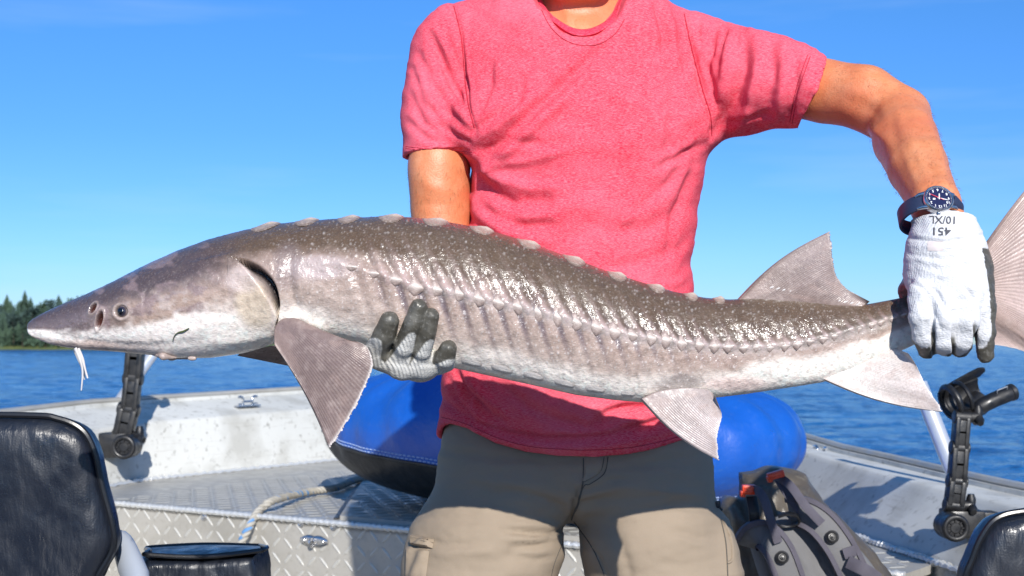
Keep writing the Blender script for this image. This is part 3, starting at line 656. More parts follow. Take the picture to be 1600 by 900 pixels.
# small padded cushion
def cushion():
    Y = 2.25; t = thing('seat_cushion', P(318, 930, Y), 'small black vinyl padded cushion with piped top in front of the tread plate locker', 'cushion')
    out = [(225, 867), (226, 865), (280, 867), (340, 867), (405, 861), (408, 861), (412, 890), (413, 960), (400, 975), (236, 975), (224, 960), (222, 900)]
    v, q, pts = slab(out, Y, .15, .010, .004, puff=.006, closed_spl=True)
    n = vnorm(v, q); v = v + n * ((fbm(v[:, 0] * 30, v[:, 2] * 18, 3) - .5) * .008)[:, None]
    link('cushion_body', mesh_np('cushion_body', v, q), M_vinyl, t)
    y0, y1 = Y - .078, Y + .078; loop = [P(225, 866, y0), P(250, 868, y0), P(290, 870, y0), P(330, 869, y0), P(370, 865, y0), P(408, 860, y0)]
    back = [P(404, 853, y1) + [.002, 0, 0], P(320, 851, y1), P(240, 855, y1), P(228, 858, y1)]
    lp = np.vstack([spl(loop, 20), spl([loop[-1], loop[-1] + [.004, .03, .0], back[0]], 5)[1:-1], spl(back, 20), spl([back[-1], loop[0] + [-.002, .04, 0], loop[0]], 5)[1:-1]])
    MB().tube(lp, .0042, 8, closed=True, up=(0, 0, 1)).build('piping', M_pipe, t)
    # domed top panel filling the loop
    a = lp[:20]; b = lp[23:43][::-1]; V = []
    for i in range(20):
        for j in range(12):
            s = j / 11; p = a[i] * (1 - s) + b[i] * s; p[2] += .005 * math.sin(math.pi * s) * math.sin(math.pi * (i + 1) / 21) ** .5; V.append(p)
    Fc = [(i * 12 + j, (i + 1) * 12 + j, (i + 1) * 12 + j + 1, i * 12 + j + 1) for i in range(19) for j in range(11)]
    MB().add(V, Fc).build('top_panel', M_vinyl, t)
    MB().cyl((float(P(318, 930, Y)[0]), Y, 0), (float(P(318, 930, Y)[0]), Y, P(318, 975, Y)[2]), .03, 20).build('pedestal', M_tube, t)
cushion()

# ------------------------------------------------------------------ blue bean bag
def bag():
    A = np.array([P(556, 690, 4.25)[0], 4.25]); B = np.array([P(1240, 690, 3.36)[0], 3.36]); C = (A + B) / 2; ux = (B - A); hl = np.linalg.norm(ux) / 2; ux /= 2 * hl; uy = np.array([-ux[1], ux[0]])
    t = thing('bean_bag', (*C, ZD + .012), 'large blue bean bag with black underside on the bow deck behind the man', 'bean bag')
    nu, nv = 220, 90; hw = .46; h = .45
    u = np.linspace(0, 2 * np.pi, nu, endpoint=False); s = np.linspace(0, 1, nv)
    V = np.zeros((nv, nu, 3))
    for j, sv in enumerate(s):
        s0 = .47; sj = .50 - .22 * (1 + np.cos(u)) / 2; sv = np.where(sv < s0, sv / s0 * sj, sj + (sv - s0) / (1 - s0) * (1 - sj))
        ph = (sv - .5) * np.pi; c = np.cos(ph) ** .80; z = np.sign(np.sin(ph)) * np.abs(np.sin(ph)) ** .86
        cu = np.sign(np.cos(u)) * np.abs(np.cos(u)) ** .90; su = np.sign(np.sin(u)) * np.abs(np.sin(u)) ** .90
        x = hl * c * cu; y = hw * c * su; zz = h / 2 * z + h / 2
        zz = zz * (1 + .05 * np.cos(np.clip(x / hl, -1, 1) * 5)) * (1 - .04 * x / hl)
        # bulge and radial pulls towards the ends
        pull = .017 * np.sin(u * 17 + np.sin(u * 3) * 2) * np.exp(-((sv - .72) / .12) ** 2) + .006 * np.sin(u * 31 + 1) * np.exp(-((sv - .5) / .1) ** 2) * (fbm(u * 3, u * 0 + 2, 3))
        r = 1 + pull / .5
        V[j, :, 0] = C[0] + (x * r) * ux[0] + (y * r) * uy[0]; V[j, :, 1] = C[1] + (x * r) * ux[1] + (y * r) * uy[1]; V[j, :, 2] = ZD + .016 + zz
    js = 42
    def strip(j0, j1):
        vv = V[j0:j1 + 1].reshape(-1, 3); n_ = j1 - j0; q = []
        jj, ii = np.meshgrid(np.arange(n_), np.arange(nu), indexing='ij'); i2 = (ii + 1) % nu
        return vv, np.stack([jj * nu + ii, jj * nu + i2, (jj + 1) * nu + i2, (jj + 1) * nu + ii], -1).reshape(-1, 4)
    vv, q = strip(js, nv - 1); link('top_cover', mesh_np('top_cover', vv, q), M_blue, t)
    vv, q = strip(0, js); link('underside', mesh_np('underside', vv, q), M_blk, t)
    cen = V[js].mean(0)
    MB().tube(V[js] + (V[js] - cen) * .0015, .005, 6, closed=True).build('seam_piping', M_blk, t)
    mb = MB()
    for jo in (js + 1, js + 2):
        ring = np.vstack([V[jo], V[jo][:1]]); L = np.concatenate([[0], np.cumsum(np.linalg.norm(np.diff(ring, axis=0), axis=1))]); tt = np.arange(0, L[-1] - .01, .016)
        f = lambda d: np.stack([np.interp(d, L, ring[:, k]) for k in range(3)], -1)
        a = f(tt); b = f(tt + .0095)
        for p, r_ in zip(a, b):
            o_ = (p - cen); o_[2] = 0; o_ /= np.linalg.norm(o_); mb.tube([p + o_ * .0015, r_ + o_ * .0015], .0016, 4)
    tag(mb.build('stitching', M_thread, t), kind='stuff')
bag()

# ------------------------------------------------------------------ rope
def rope():
    pts = [P(352, 905, 3.62), P(366, 872, 3.66), P(385, 842, 3.7)] + [onz(402, 806, ZD + .06), onz(430, 781, ZD + .035), onz(480, 769, ZD + .02), onz(525, 762, ZD + .018), onz(556, 750, ZD + .018), onz(600, 742, ZD + .018)]
    pts = [P(352, 905, 3.62)] + [P(368, 868, 3.7)] + [P(392, 818, 3.72), P(408, 795, 3.78)] + pts[4:]
    pts = [P(330, 960, 3.55)] + pts
    c = spl(pts, 420); T = np.gradient(c, axis=0); L = np.concatenate([[0], np.cumsum(np.linalg.norm(np.diff(c, axis=0), axis=1))]); T /= np.linalg.norm(T, axis=1)[:, None]
    N = np.cross(T, [0, 0, 1.0]); N /= np.linalg.norm(N, axis=1)[:, None]; B = np.cross(T, N); V = []; Fc = []; col = []; n = 8
    for k in range(3):
        a = L / .055 * 2 * np.pi + k * 2 * np.pi / 3; cc = c + .0060 * (np.cos(a)[:, None] * N + np.sin(a)[:, None] * B)
        b = len(V); t = MB().tube(cc, .0068, n); V += t.v; Fc += [tuple(i + b for i in f) for f in t.f]
        base = np.repeat(fbm(L * 60 + k * 9, L * 0 + k, 4)[:, None], 3, 1) * .16 + np.array([.30, .28, .235])
        fl = (vn(L * 38 + k * 31, L * 0 + k * 3.3, 8) > .70)
        for i in range(len(L)):
            for j in range(n): col.append((.10, .25, .5) if (fl[i] and j in (1, 2, 3, 6)) else tuple(base[i]))
    m = mesh_np('mooring_rope', V, Fc); setcol(m, np.array(col)); o = link('mooring_rope', m, M_rope); origin(o)
    tag(o, 'cream twisted rope with blue flecks over the edge of the bow deck', 'rope')
rope()

# ------------------------------------------------------------------ dry backpack
def backpack():
    t = thing('dry_backpack', P(1265, 980, 2.6), 'grey brown waterproof roll top backpack with orange buckles leaning on the bow locker', 'backpack')
    Y = 2.58; out = [(1164, 745), (1166, 743), (1188, 737), (1212, 732), (1250, 739), (1264, 744), (1268, 749), (1290, 780), (1320, 815), (1350, 845), (1375, 872), (1402, 910), (1420, 1000), (1300, 1050), (1170, 1040), (1152, 960), (1148, 880), (1136, 835), (1129, 800), (1133, 786), (1144, 780), (1160, 783), (1164, 776)]
    v, q, pts = slab(out, Y, .13, .05, .006, puff=.02, shear=.12, closed_spl=True)
    px, py = proj(v); n = vnorm(v, q)
    d = strokes(px, py, [([(1165, 790), (1185, 830), (1192, 870)], 9, -.012), ([(1205, 775), (1215, 820)], 8, .012), ([(1240, 760), (1262, 800), (1300, 850)], 10, .010), ([(1225, 770), (1245, 815)], 7, -.012), ([(1150, 800), (1155, 860), (1165, 900)], 9, .012), ([(1180, 755), (1260, 758)], 5, -.008)])
    v = v + n * (d + (fbm(v[:, 0] * 18, v[:, 2] * 18, 3) - .5) * .012)[:, None]
    link('bag_body', mesh_np('bag_body', v, q), M_pack, t)
    Yf = 2.46; G = lambda x, y, o=0: P(x, y, Yf + o + .12 * (905 - y) / F * Yf * .8)
    # padded back panel
    v, q, p2 = slab([(1172, 842), (1188, 826), (1215, 812), (1246, 799), (1270, 801), (1298, 816), (1326, 842), (1352, 866), (1378, 905), (1392, 960), (1370, 1010), (1240, 1020), (1205, 950)], Yf - .005, .04, .018, .005, puff=.01, shear=.10)
    px, py = proj(v); v = v + vnorm(v, q) * strokes(px, py, [([(1277, 858), (1283, 885), (1300, 905)], 3, -.006), ([(1240, 862), (1262, 905)], 3, -.004)])[:, None]
    link('back_panel', mesh_np('back_panel', v, q), M_pad, t)
    # shoulder straps: padded ribbons with piped edges
    for k, (pp, wd) in enumerate((([G(1168, 850), G(1178, 838, -.03), G(1197, 838, -.045), G(1217, 862, -.05), G(1234, 905, -.045), G(1248, 950, -.03)], .050), ([G(1236, 800, -.01), G(1256, 800, -.03), G(1282, 816, -.045), G(1308, 848, -.05), G(1330, 890, -.045), G(1350, 940, -.03)], .052))):
        c = spl(pp, 40); MB().ribbon(c, wd, .014).build('shoulder_strap', M_pad, t)
        T = np.gradient(c, axis=0); T /= np.linalg.norm(T, axis=1)[:, None]; Bn = np.cross(T, [0, -1, 0]); Bn /= np.linalg.norm(Bn, axis=1)[:, None]
        m = MB(); m.ribbon(c + Bn * wd * .48 - [0, .002, 0], .010, .017); m.ribbon(c - Bn * wd * .48 - [0, .002, 0], .010, .017); m.build('strap_binding', M_web, t)
    # webbing loops from the roll top
    for pp in ([G(1168, 768, -.01), G(1182, 766, -.05), G(1194, 780, -.07), G(1204, 812, -.075), G(1216, 848, -.065)], [G(1215, 744, .0), G(1236, 760, -.04), G(1258, 790, -.07), G(1284, 818, -.07)], [G(1214, 745, .01), G(1228, 768, -.02), G(1248, 795, -.03), G(1266, 812, -.03)]):
        MB().ribbon(spl(pp, 24), .0165, .003).build('webbing_strap', M_web, t)
    MB().ribbon(spl([G(1325, 878, -.07), G(1350, 890, -.09), G(1372, 905, -.08)], 12), .024, .004).build('webbing_strap', M_web, t)
    MB().ribbon(spl([G(1318, 866, -.065), G(1336, 860, -.065)], 6), .02, .004).build('webbing_strap', M_web, t)
    # side band of the roll top (dark)
    MB().ribbon(spl([G(1174, 776, -.03), G(1178, 800, -.04), G(1180, 830, -.03)], 10), .020, .004).build('compression_strap', M_plas, t)
    # orange buckles
    for c, rz, sz in ((G(1170, 765, -.035), 0, (.027, .018, .018)), (G(1212, 742, -.02), .28, (.032, .018, .014))):
        R = Matrix.Rotation(-rz, 3, 'Y'); m = MB().box(c, sz, R, .003); 
        for o_ in (-.004, .004): m.box(c + np.array([0, -.0095, o_]), (sz[0] * .8, .004, .0025), R, .001)
        m.box(c + np.array([-.012, 0, -.008]), (.009, .016, .012), R, .002); m.build('buckle', M_orange, t)
    # grab handle: black rubber ring
    c = G(1227, 812, -.03); m = MB(); a = np.linspace(math.pi * .9, math.pi * 2.75, 26)
    m.ribbon([c + np.array([.024 * math.cos(x), -.012 * math.sin(x) - .01, .014 * math.sin(x)]) for x in a], .016, .004, [np.array([math.cos(x), -.2, math.sin(x)]) for x in a]); m.build('grab_handle', M_plas, t)
    # round studs on the straps
    for c in (G(1222, 871, -.062), G(1300, 839, -.062)):
        d = np.array([-.05, -1, .25]); d /= np.linalg.norm(d)
        m = MB().cyl(c, c + d * .004, .0125, 26, .2).ring(c + d * .005, d, .0088, .0018).cyl(c, c + d * .007, .0055, 18, .25).cyl(c, c + d * .011, .0025, 10); m.build('stud', M_plas, t)
backpack()

# ------------------------------------------------------------------ the sturgeon
TOP = [(42, 513), (43, 508), (46, 503), (52, 498), (62, 492), (80, 483), (105, 472), (130, 462), (180, 439), (230, 413), (280, 391), (330, 373), (380, 360), (430, 350), (480, 345), (540, 341), (600, 338), (650, 340), (700, 347), (750, 356), (800, 370), (850, 387), (900, 405), (950, 424), (1000, 440), (1050, 455), (1100, 465), (1140, 468), (1180, 466), (1240, 469), (1300, 474), (1357, 475), (1400, 467), (1440, 458), (1500, 438), (1560, 398), (1640, 330), (1760, 210)]
BOT = [(42, 513), (43, 518), (46, 522), (52, 527), (62, 531), (80, 538), (105, 543), (130, 546), (180, 549), (230, 554), (280, 560), (330, 559), (380, 552), (410, 543), (440, 532), (480, 530), (540, 533), (600, 548), (650, 563), (700, 573), (760, 586), (820, 599), (900, 617), (960, 625), (1010, 629), (1060, 627), (1110, 622), (1160, 616), (1220, 607), (1285, 597), (1330, 581), (1380, 560), (1420, 542), (1460, 524), (1500, 500), (1560, 452), (1640, 370), (1760, 222)]
HWT = [(42, 0), (46, .006), (62, .013), (105, .026), (180, .046), (250, .060), (330, .072), (430, .077), (600, .080), (760, .076), (900, .068), (1020, .058), (1150, .046), (1300, .032), (1420, .024), (1490, .018), (1530, .007), (1580, .002), (1760, .0012)]
_s = np.linspace(42, 1760, 3437)
def tab(T, w_=9):
    T = np.array(T, float); v = np.interp(_s, T[:, 0], T[:, 1]); k = np.exp(-np.linspace(-2, 2, 2 * w_ * 2 + 1) ** 2); k /= k.sum()
    e = np.pad(v, w_ * 2, mode='reflect', reflect_type='odd'); sv = np.convolve(e, k, 'valid'); m = sm(46, 70, _s); return v * (1 - m) + sv * m
tT, tB, tH = tab(TOP), tab(BOT), tab(HWT)
def YC(s): return 1.50 + .015 * ((s - 700) / 700) ** 2
def fishS(s, th):
    """point on the smooth body: s along (photo column of the spine), th around from the back (0) over the lens side (pi/2) to the belly (pi)"""
    yt = np.interp(s, _s, tT); yb = np.interp(s, _s, tB); hw = np.interp(s, _s, tH); Y = YC(s)
    zt = H - (yt - HOR) / F * Y; zb = H - (yb - HOR) / F * Y; c = np.cos(th); sn = np.sin(th)
    p = .95 + .22 * c
    hd = sm(330, 180, s); wid = np.where(c < 0, 1 - .0 * hd, 1.0)
    return np.stack([(s - 800) / F * Y, Y - hw * wid * np.sign(sn) * np.abs(sn) ** p, (zt + zb) / 2 + (zt - zb) / 2 * c], -1)
LAT = [(430, 408), (500, 405), (540, 414), (600, 431), (650, 445), (720, 457), (780, 470), (850, 487), (900, 500), (950, 514), (1000, 524), (1050, 531), (1100, 538), (1150, 541), (1200, 540), (1250, 534), (1300, 523), (1350, 509), (1400, 494), (1460, 475)]
_lx = np.array([a for a, b in LAT]); _ly = np.array([b for a, b in LAT])
def spoint(px, py, lift=0.0):
    """front surface point of the fish seen at photo pixel (px,py)"""
    s = np.array(float(px)); 
    for _ in range(6):
        yt = np.interp(s, _s, tT); yb = np.interp(s, _s, tB); Y = YC(s); lo, hi = 0.02, np.pi - .02
        for _k in range(30):
            m = (lo + hi) / 2; v = fishS(s, np.array(m)); pyv = HOR - F * (v[2] - H) / v[1]
            if pyv < py: lo = m
            else: hi = m
        v = fishS(s, np.array((lo + hi) / 2)); s = s + (px - (800 + F * v[0] / v[1])) * .95
    th = (lo + hi) / 2; a = fishS(s + 2, np.array(th)) - fishS(s - 2, np.array(th)); b = fishS(s, np.array(th + .02)) - fishS(s, np.array(th - .02))
    n = np.cross(a, b); n /= np.linalg.norm(n); n = n if n[1] < 0 else -n
    return v + n * lift, n, float(s), float(th)
def fcol(px, py, tv):
    """skin colours: brown back, mauve grey flank, cream belly"""
    nz = fbm(px / 38, py / 22, 2) - .5; nf = fbm(px / 7, py / 5, 8) - .5
    back = np.array([.105, .068, .042]); mid = np.array([.36, .262, .218]); low = np.array([.52, .425, .37]); bel = np.array([.88, .80, .72])
    t = tv + nz * .13
    # boundary heights vary along the fish
    b1 = np.interp(px, [40, 250, 420, 520, 900, 1150, 1400], [.30, .26, .24, .26, .40, .48, .40])
    b3 = np.interp(px, [40, 120, 200, 330, 430, 560, 720, 1000, 1150, 1300, 1420], [.56, .68, .66, .60, .70, .82, .86, .84, .76, .62, .56])
    c = mix(np.broadcast_to(back, t.shape + (3,)), mid, sm(b1 - .06, b1 + .13, t))
    c = mix(c, low, sm(b1 + .14, b3, t) * .75)
    c = mix(c, bel, sm(b3 - .09, b3 + .07, t))
    c = c * (1 + nf * .35)[..., None]
    # head: slate purple crown and snout, beige cheek
    hd = sm(400, 300, px)
    crown = np.array([.080, .058, .060]); cheek = np.array([.36, .26, .21]); snou = np.array([.15, .115, .12])
    ch = mix(np.broadcast_to(crown, t.shape + (3,)), snou, sm(.2, .5, t) * sm(190, 120, px))
    cl = sm(.26, .50, t) * sm(120, 240, px); ch = mix(ch, cheek, cl)
    ch = mix(ch, np.array([.23, .165, .165]), sm(.52, .66, fbm(px / 26, py / 18, 31)) * .75)
    ch = mix(ch, np.array([.46, .38, .34]), sm(.52, .68, fbm(px / 17, py / 12, 41)) * .6 * cl)
    ch = mix(ch, np.array([.86, .78, .72]), sm(b3 - .08, b3 + .07, t + (fbm(px / 12, py / 9, 51) - .5) * .14))
    edge = sm(.80, .93, t) * sm(280, 150, px) ; ch = mix(ch, np.array([.62, .43, .35]), edge * .65)
    c = mix(c, ch * (1 + nf * .3)[..., None], hd)
    # pale gill plate patch and the smooth wedge above it
    e = ((px - 402) / 34) ** 2 + ((py - 473) / 40) ** 2; c = mix(c, np.array([.56, .45, .33]) * (1 + nf * .4)[..., None], sm(1.5, .5, e) * .8)
    e = ((px - 380) / 30) ** 2 + ((py - 438) / 22) ** 2; c = mix(c, np.array([.56, .46, .42]), sm(1.3, .2, e) * .7)
    e = ((px - 500) / 60) ** 2 + ((py - 418) / 20) ** 2; c = mix(c, np.array([.52, .43, .42]), sm(1.4, .2, e) * .6)
    e = ((px - 450) / 26) ** 2 + ((py - 415) / 40) ** 2; c = mix(c, np.array([.20, .155, .155]), sm(1.4, .2, e) * .5)
    e = ((px - 1150) / 55) ** 2 + ((py - 600) / 13) ** 2; c = mix(c, np.array([.62, .36, .32]), sm(1.3, .1, e) * .45)
    e = ((px - 1050) / 55) ** 2 + ((py - 600) / 18) ** 2; c = mix(c, np.array([.22, .19, .18]), sm(1.2, .2, e + nz * 2) * .7)
    return c
def fish():
    t = thing('sturgeon', P(760, 560, 1.5), 'long grey brown sturgeon with pale belly held level in both gloved hands', 'fish')
    ns, nh = 1250, 150
    u = np.linspace(0, 1, ns); s = 42.4 + (1758 - 42.4) * (u ** 1.0); s = np.concatenate([42.15 + 20 * np.linspace(0, 1, 26) ** 2.2, np.linspace(62.9, 1450, ns - 66), np.linspace(1453, 1758, 40)]); ns = len(s)
    th = np.linspace(0, np.pi, nh); S_, T_ = np.meshgrid(s, th, indexing='ij')
    V = fishS(S_, T_); du = np.gradient(V, axis=0); dv = np.gradient(V, axis=1); N = np.cross(du, dv); N /= np.linalg.norm(N, axis=-1)[..., None] + 1e-12
    if N[ns // 2, nh // 2, 1] > 0: N = -N
    px, py = 800 + F * V[..., 0] / V[..., 1], HOR - F * (V[..., 2] - H) / V[..., 1]
    yt = py[:, :1]; yb = py[:, -1:]; tv = (py - yt) / np.maximum(yb - yt, 1)
    side_ = np.sin(T_)
    lat = np.interp(px, _lx, _ly); dl = py - lat; inb = sm(440, 540, px) * sm(1480, 1380, px)
    disp = np.zeros_like(px)
    # lateral ridge
    rw = np.interp(px, [500, 900, 1400], [10, 8, 5]); disp += inb * .0035 * np.exp(-(dl / rw) ** 2)
    # oblique skin folds from scute to scute
    sp = np.interp(px, [520, 900, 1150, 1400], [34, 30, 22, 17]); ph = np.cumsum(1 / np.interp(np.arange(0, 1800), [0, 520, 900, 1150, 1400, 1800], [34, 34, 30, 22, 17, 17])) * 2 * np.pi
    xx = px - np.where(dl > 0, .34, .55) * dl; phase = np.interp(xx, np.arange(0, 1800), ph)
    wv = np.sin(phase + .5 * np.sin(px / 60)); below = np.exp(-np.maximum(dl, 0) / np.interp(px, [540, 800, 1000, 1300], [60, 52, 26, 12])); above = np.exp(-np.maximum(-dl, 0) / np.interp(px, [540, 800, 1300], [30, 26, 10]))
    env = inb * np.where(dl > 0, below, above) * side_; irr = .55 + .9 * fbm(px / 40, py / 50, 12)
    fold = -np.sign(wv) * np.abs(wv) ** 1.2 * np.where(wv > 0, 1, .7)
    amp = np.interp(px, [500, 600, 800, 1000, 1200], [.0004, .0024, .0024, .0014, .0006])
    disp += env * amp * fold * irr * 1.2
    # head modelling
    def curve(pts, q=90): c = spl(pts, q); return c
    def dist(c):
        d = np.full(px.shape, 1e9); k = np.zeros(px.shape)
        m = (px > c[:, 0].min() - 60) & (px < c[:, 0].max() + 60) & (py > c[:, 1].min() - 60) & (py < c[:, 1].max() + 60); X, Y = px[m], py[m]; dd = np.full(X.shape, 1e9); kk = np.zeros(X.shape)
        for i in range(len(c)):
            r = np.hypot(X - c[i, 0], Y - c[i, 1]); b = r < dd; dd = np.where(b, r, dd); kk = np.where(b, i / len(c), kk)
        d[m] = dd; k[m] = kk; return d, k, m
    gill = curve([(340, 404), (368, 405), (392, 416), (414, 438), (427, 462), (434, 489), (431, 515)])
    d, k, m = dist(gill); gx = np.interp(py, gill[:, 1], gill[:, 0])
    wslit = 1.2 + 7.5 * np.sin(np.pi * np.clip((k - .18) / .66, 0, 1)) ; inside = (px < gx)
    slit = np.exp(-(d / np.maximum(wslit, .6)) ** 4) * (k > .02)
    plate = sm(34, 4, d) * inside * (k > .1); disp += plate * .0035; disp -= slit * .020 * sm(.08, .25, k)
    slitc = sm(.35, .75, slit) * sm(.12, .2, k) * sm(.90, .80, k)
    # bony cheek edge, brow ridge, jaw fold
    for pts, wd, am in (([(250, 430), (300, 412), (345, 403), (390, 398)], 5, .0016), ([(236, 520), (225, 480), (232, 450), (262, 428)], 4, -.0012), ([(60, 515), (130, 532), (220, 540), (320, 532)], 5, -.0014), ([(172, 470), (190, 466), (208, 474)], 3, .0014),
                        ([(410, 545), (425, 532), (434, 518)], 3, -.004), ([(455, 405), (452, 440), (462, 480), (470, 505)], 8, -.004), ([(335, 535), (385, 532), (425, 520)], 7, .002), ([(300, 408), (330, 396), (370, 384)], 8, -.0018), ([(440, 500), (470, 496), (505, 515)], 8, .004)):
        dd, kk, _ = dist(curve(pts, 40)); disp += am * np.exp(-(dd / wd) ** 2) * np.sin(np.pi * np.clip(.1 + .8 * kk, 0, 1))
    # eye socket and nostrils
    e = np.hypot((px - 190) / 11, (py - 486.5) / 10); disp += .0016 * np.exp(-((e - 1.25) / .3) ** 2); disp -= .0050 * sm(1.0, .55, e)
    a = .35; c_, s_ = math.cos(a), math.sin(a)
    def hole(cx, cy, rx, ry, an):
        X = (px - cx) * math.cos(an) + (py - cy) * math.sin(an); Y = -(px - cx) * math.sin(an) + (py - cy) * math.cos(an); return np.hypot(X / rx, Y / ry)
    h1 = hole(145.5, 481.5, 4.2, 8.5, .55); h2_ = hole(155, 499.5, 5.0, 14, .22)
    for hh, dp in ((h1, .007), (h2_, .010)): disp += .0013 * np.exp(-((hh - 1.25) / .25) ** 2) - dp * sm(1.05, .5, hh)
    # general flesh unevenness
    disp += (fbm(px / 70, py / 50, 5) - .5) * .005 * side_ * sm(80, 200, px) + (fbm(px / 16, py / 14, 6) - .5) * .0014 * side_ + (fbm(px / 5, py / 4, 16, 2) - .5) * .0005
    # belly folds and lower keel scutes
    kb = np.exp(-((py - yb + 9) / 7) ** 2) * sm(600, 700, px) * sm(1020, 960, px); disp += kb * .0018 * np.sin(px / 50 * 2 * np.pi) * side_
    col = fcol(px, py, tv)
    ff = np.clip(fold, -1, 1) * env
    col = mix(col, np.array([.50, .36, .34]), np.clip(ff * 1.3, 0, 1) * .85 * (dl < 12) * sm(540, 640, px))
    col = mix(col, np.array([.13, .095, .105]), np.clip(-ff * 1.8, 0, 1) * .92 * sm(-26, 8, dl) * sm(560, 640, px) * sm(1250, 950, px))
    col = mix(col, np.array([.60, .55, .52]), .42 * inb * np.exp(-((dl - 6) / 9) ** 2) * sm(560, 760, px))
    # little white denticles, denser on the flank
    g = 11.0
    for sd, gs, rad in ((3, 12.0, 2.1), (9, 8.2, 1.35), (21, 17.0, 2.5)):
        gx_ = np.floor(px / gs); gy_ = np.floor(py / gs)
        for ox in (-1, 0, 1):
            for oy in (-1, 0, 1):
                cx = (gx_ + ox + .15 + .7 * h2(gx_ + ox, gy_ + oy, sd)) * gs; cy = (gy_ + oy + .15 + .7 * h2(gx_ + ox, gy_ + oy, sd + 1)) * gs; rr = rad * (.5 + .7 * h2(gx_ + ox, gy_ + oy, sd + 2)); keep = h2(gx_ + ox, gy_ + oy, sd + 3) < .62
                f_ = sm(rr, rr * .35, np.hypot(px - cx, py - cy)) * keep * sm(395, 450, px) * sm(1500, 1200, px) * (1 - .6 * sm(.85, .95, tv)); col = mix(col, np.array([.66, .60, .57]), f_ * .55 * (1 - .5 * sm(.4, .2, tv))); disp += f_ * .0005
    col = mix(col, np.array([.008, .006, .008]), slitc)
    lip = np.exp(-((d - 7) / 2.5) ** 2) * inside * sm(.15, .4, k); col = mix(col, np.array([.62, .50, .46]), lip * .5 * (d < 30))
    col = mix(col, np.array([.55, .45, .40]), np.exp(-((e - 1.12) / .15) ** 2) * .5); col = mix(col, np.array([.05, .04, .04]), sm(1.0, .7, e))
    for hh in (h1, h2_):
        col = mix(col, np.array([.42, .33, .29]), np.exp(-((hh - 1.3) / .25) ** 2) * .5); col = mix(col, np.array([.055, .014, .010]), sm(1.05, .75, hh))
    col = mix(col, np.array([.30, .05, .03]), sm(.55, .2, hole(156, 506, 4, 9, .2)) * .8)
    edge = np.minimum(T_, np.pi - T_); disp *= sm(0, .12, edge)
    col = np.clip(col, .004, .85)
    Vf = V + N * disp[..., None]
    Vb = Vf.copy(); Yc = YC(S_); Vb[..., 1] = 2 * Yc - Vf[..., 1]
    full = np.concatenate([Vf, Vb[:, 1:-1][:, ::-1]], 1); cf = np.concatenate([col, col[:, 1:-1][:, ::-1]], 1); K = full.shape[1]
    ii, jj = np.meshgrid(np.arange(ns - 1), np.arange(K), indexing='ij'); j2 = (jj + 1) % K
    q = np.stack([ii * K + jj, ii * K + j2, (ii + 1) * K + j2, (ii + 1) * K + jj], -1).reshape(-1, 4)[:, ::-1]
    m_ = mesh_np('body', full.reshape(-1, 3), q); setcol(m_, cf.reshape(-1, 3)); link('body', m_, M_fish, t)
    # patches lying on the surface: scutes
    def patch(sc_, tc_, ds, dt, hgt, keel, colr, name, shape='oval', nn=15, hook=0.0):
        a = np.linspace(-1, 1, nn); A, B = np.meshgrid(a, a, indexing='ij')
        if shape == 'oval': X = A * np.sqrt(1 - B * B / 2); Y = B * np.sqrt(1 - A * A / 2)
        else: X = (A + B) / 2; Y = (A - B) / 2
        r = np.hypot(X, Y) if shape == 'oval' else np.abs(X) + np.abs(Y)
        prof = np.clip(1 - r ** 2.2, 0, 1); kl_ = np.exp(-(Y / .22) ** 2) * np.clip(1 - np.abs(X - hook), 0, 1)
        sS = sc_ + X * ds; tT_ = tc_ + Y * dt; v = fishS(sS, tT_); v2 = fishS(sS, tT_ + .01); v3 = fishS(sS + 1, tT_)
        n = np.cross(v3 - v, v2 - v); n /= np.linalg.norm(n, axis=-1)[..., None] + 1e-12; 
        if tc_ > .2 and n[nn // 2, nn // 2, 1] > 0: n = -n
        if tc_ <= .2 and n[nn // 2, nn // 2, 2] < 0: n = -n
        v = v + n * (hgt * prof * .55 + keel * kl_ * prof ** .4 - .0006 * (r > .97))[..., None] + n * .0004
        qq = [(i * nn + j, (i + 1) * nn + j, (i + 1) * nn + j + 1, i * nn + j + 1) for i in range(nn - 1) for j in range(nn - 1)]
        m2 = mesh_np(name, v.reshape(-1, 3), np.array(qq)); cb = np.asarray(colr[0]) * np.ones(r.shape + (1,)); cc = mix(cb, np.array(colr[1]), np.clip(kl_ * 1.2 + prof * .25, 0, 1)); cc = mix(cc, np.array(colr[2]), sm(.72, 1, r) * .7)
        cc = cc * (1 + .35 * (fbm(sS / 4, tT_ * 20, 7) - .5))[..., None]; setcol(m2, cc.reshape(-1, 3)); o = link(name, m2, M_scute, t); return o
    pal = [(.30, .22, .17), (.60, .50, .41), (.12, .085, .065)]
    for sx, wd in ((417, 24), (481, 20), (546, 19), (612, 21), (681, 22), (753, 21), (826, 20), (896, 19), (963, 17), (1024, 15), (1078, 12), (1122, 10)):
        patch(sx, 0.12, wd * .98, .40, .0012, .0030, pal, 'dorsal_scute', 'oval', 17, .35)
    x = 548.0; i = 0
    while x < 1420:
        st = np.interp(x, [520, 900, 1150, 1400], [34, 30, 22, 17]); y = np.interp(x, _lx, _ly) + 2; _, _, ss, tt = spoint(x, y)
        hh = np.interp(x, [540, 640, 900, 1150, 1400], [.06, .14, .15, .14, .15]) * (.8 + .4 * random.random()); patch(ss + random.uniform(-2, 2), tt + random.uniform(-.012, .012), st * .58, hh, .0054, .0010, [(.33, .245, .215), (.56, .48, .43), (.27, .20, .18)], 'lateral_scute', 'diamond', 13, .2); x += st; i += 1
    x = 690
    while x < 1000:
        patch(x, 2.62, 17, .11, .0008, .0009, [(.55, .51, .48), (.72, .68, .63), (.45, .40, .37)], 'belly_scute', 'oval', 9, .2); x += 47
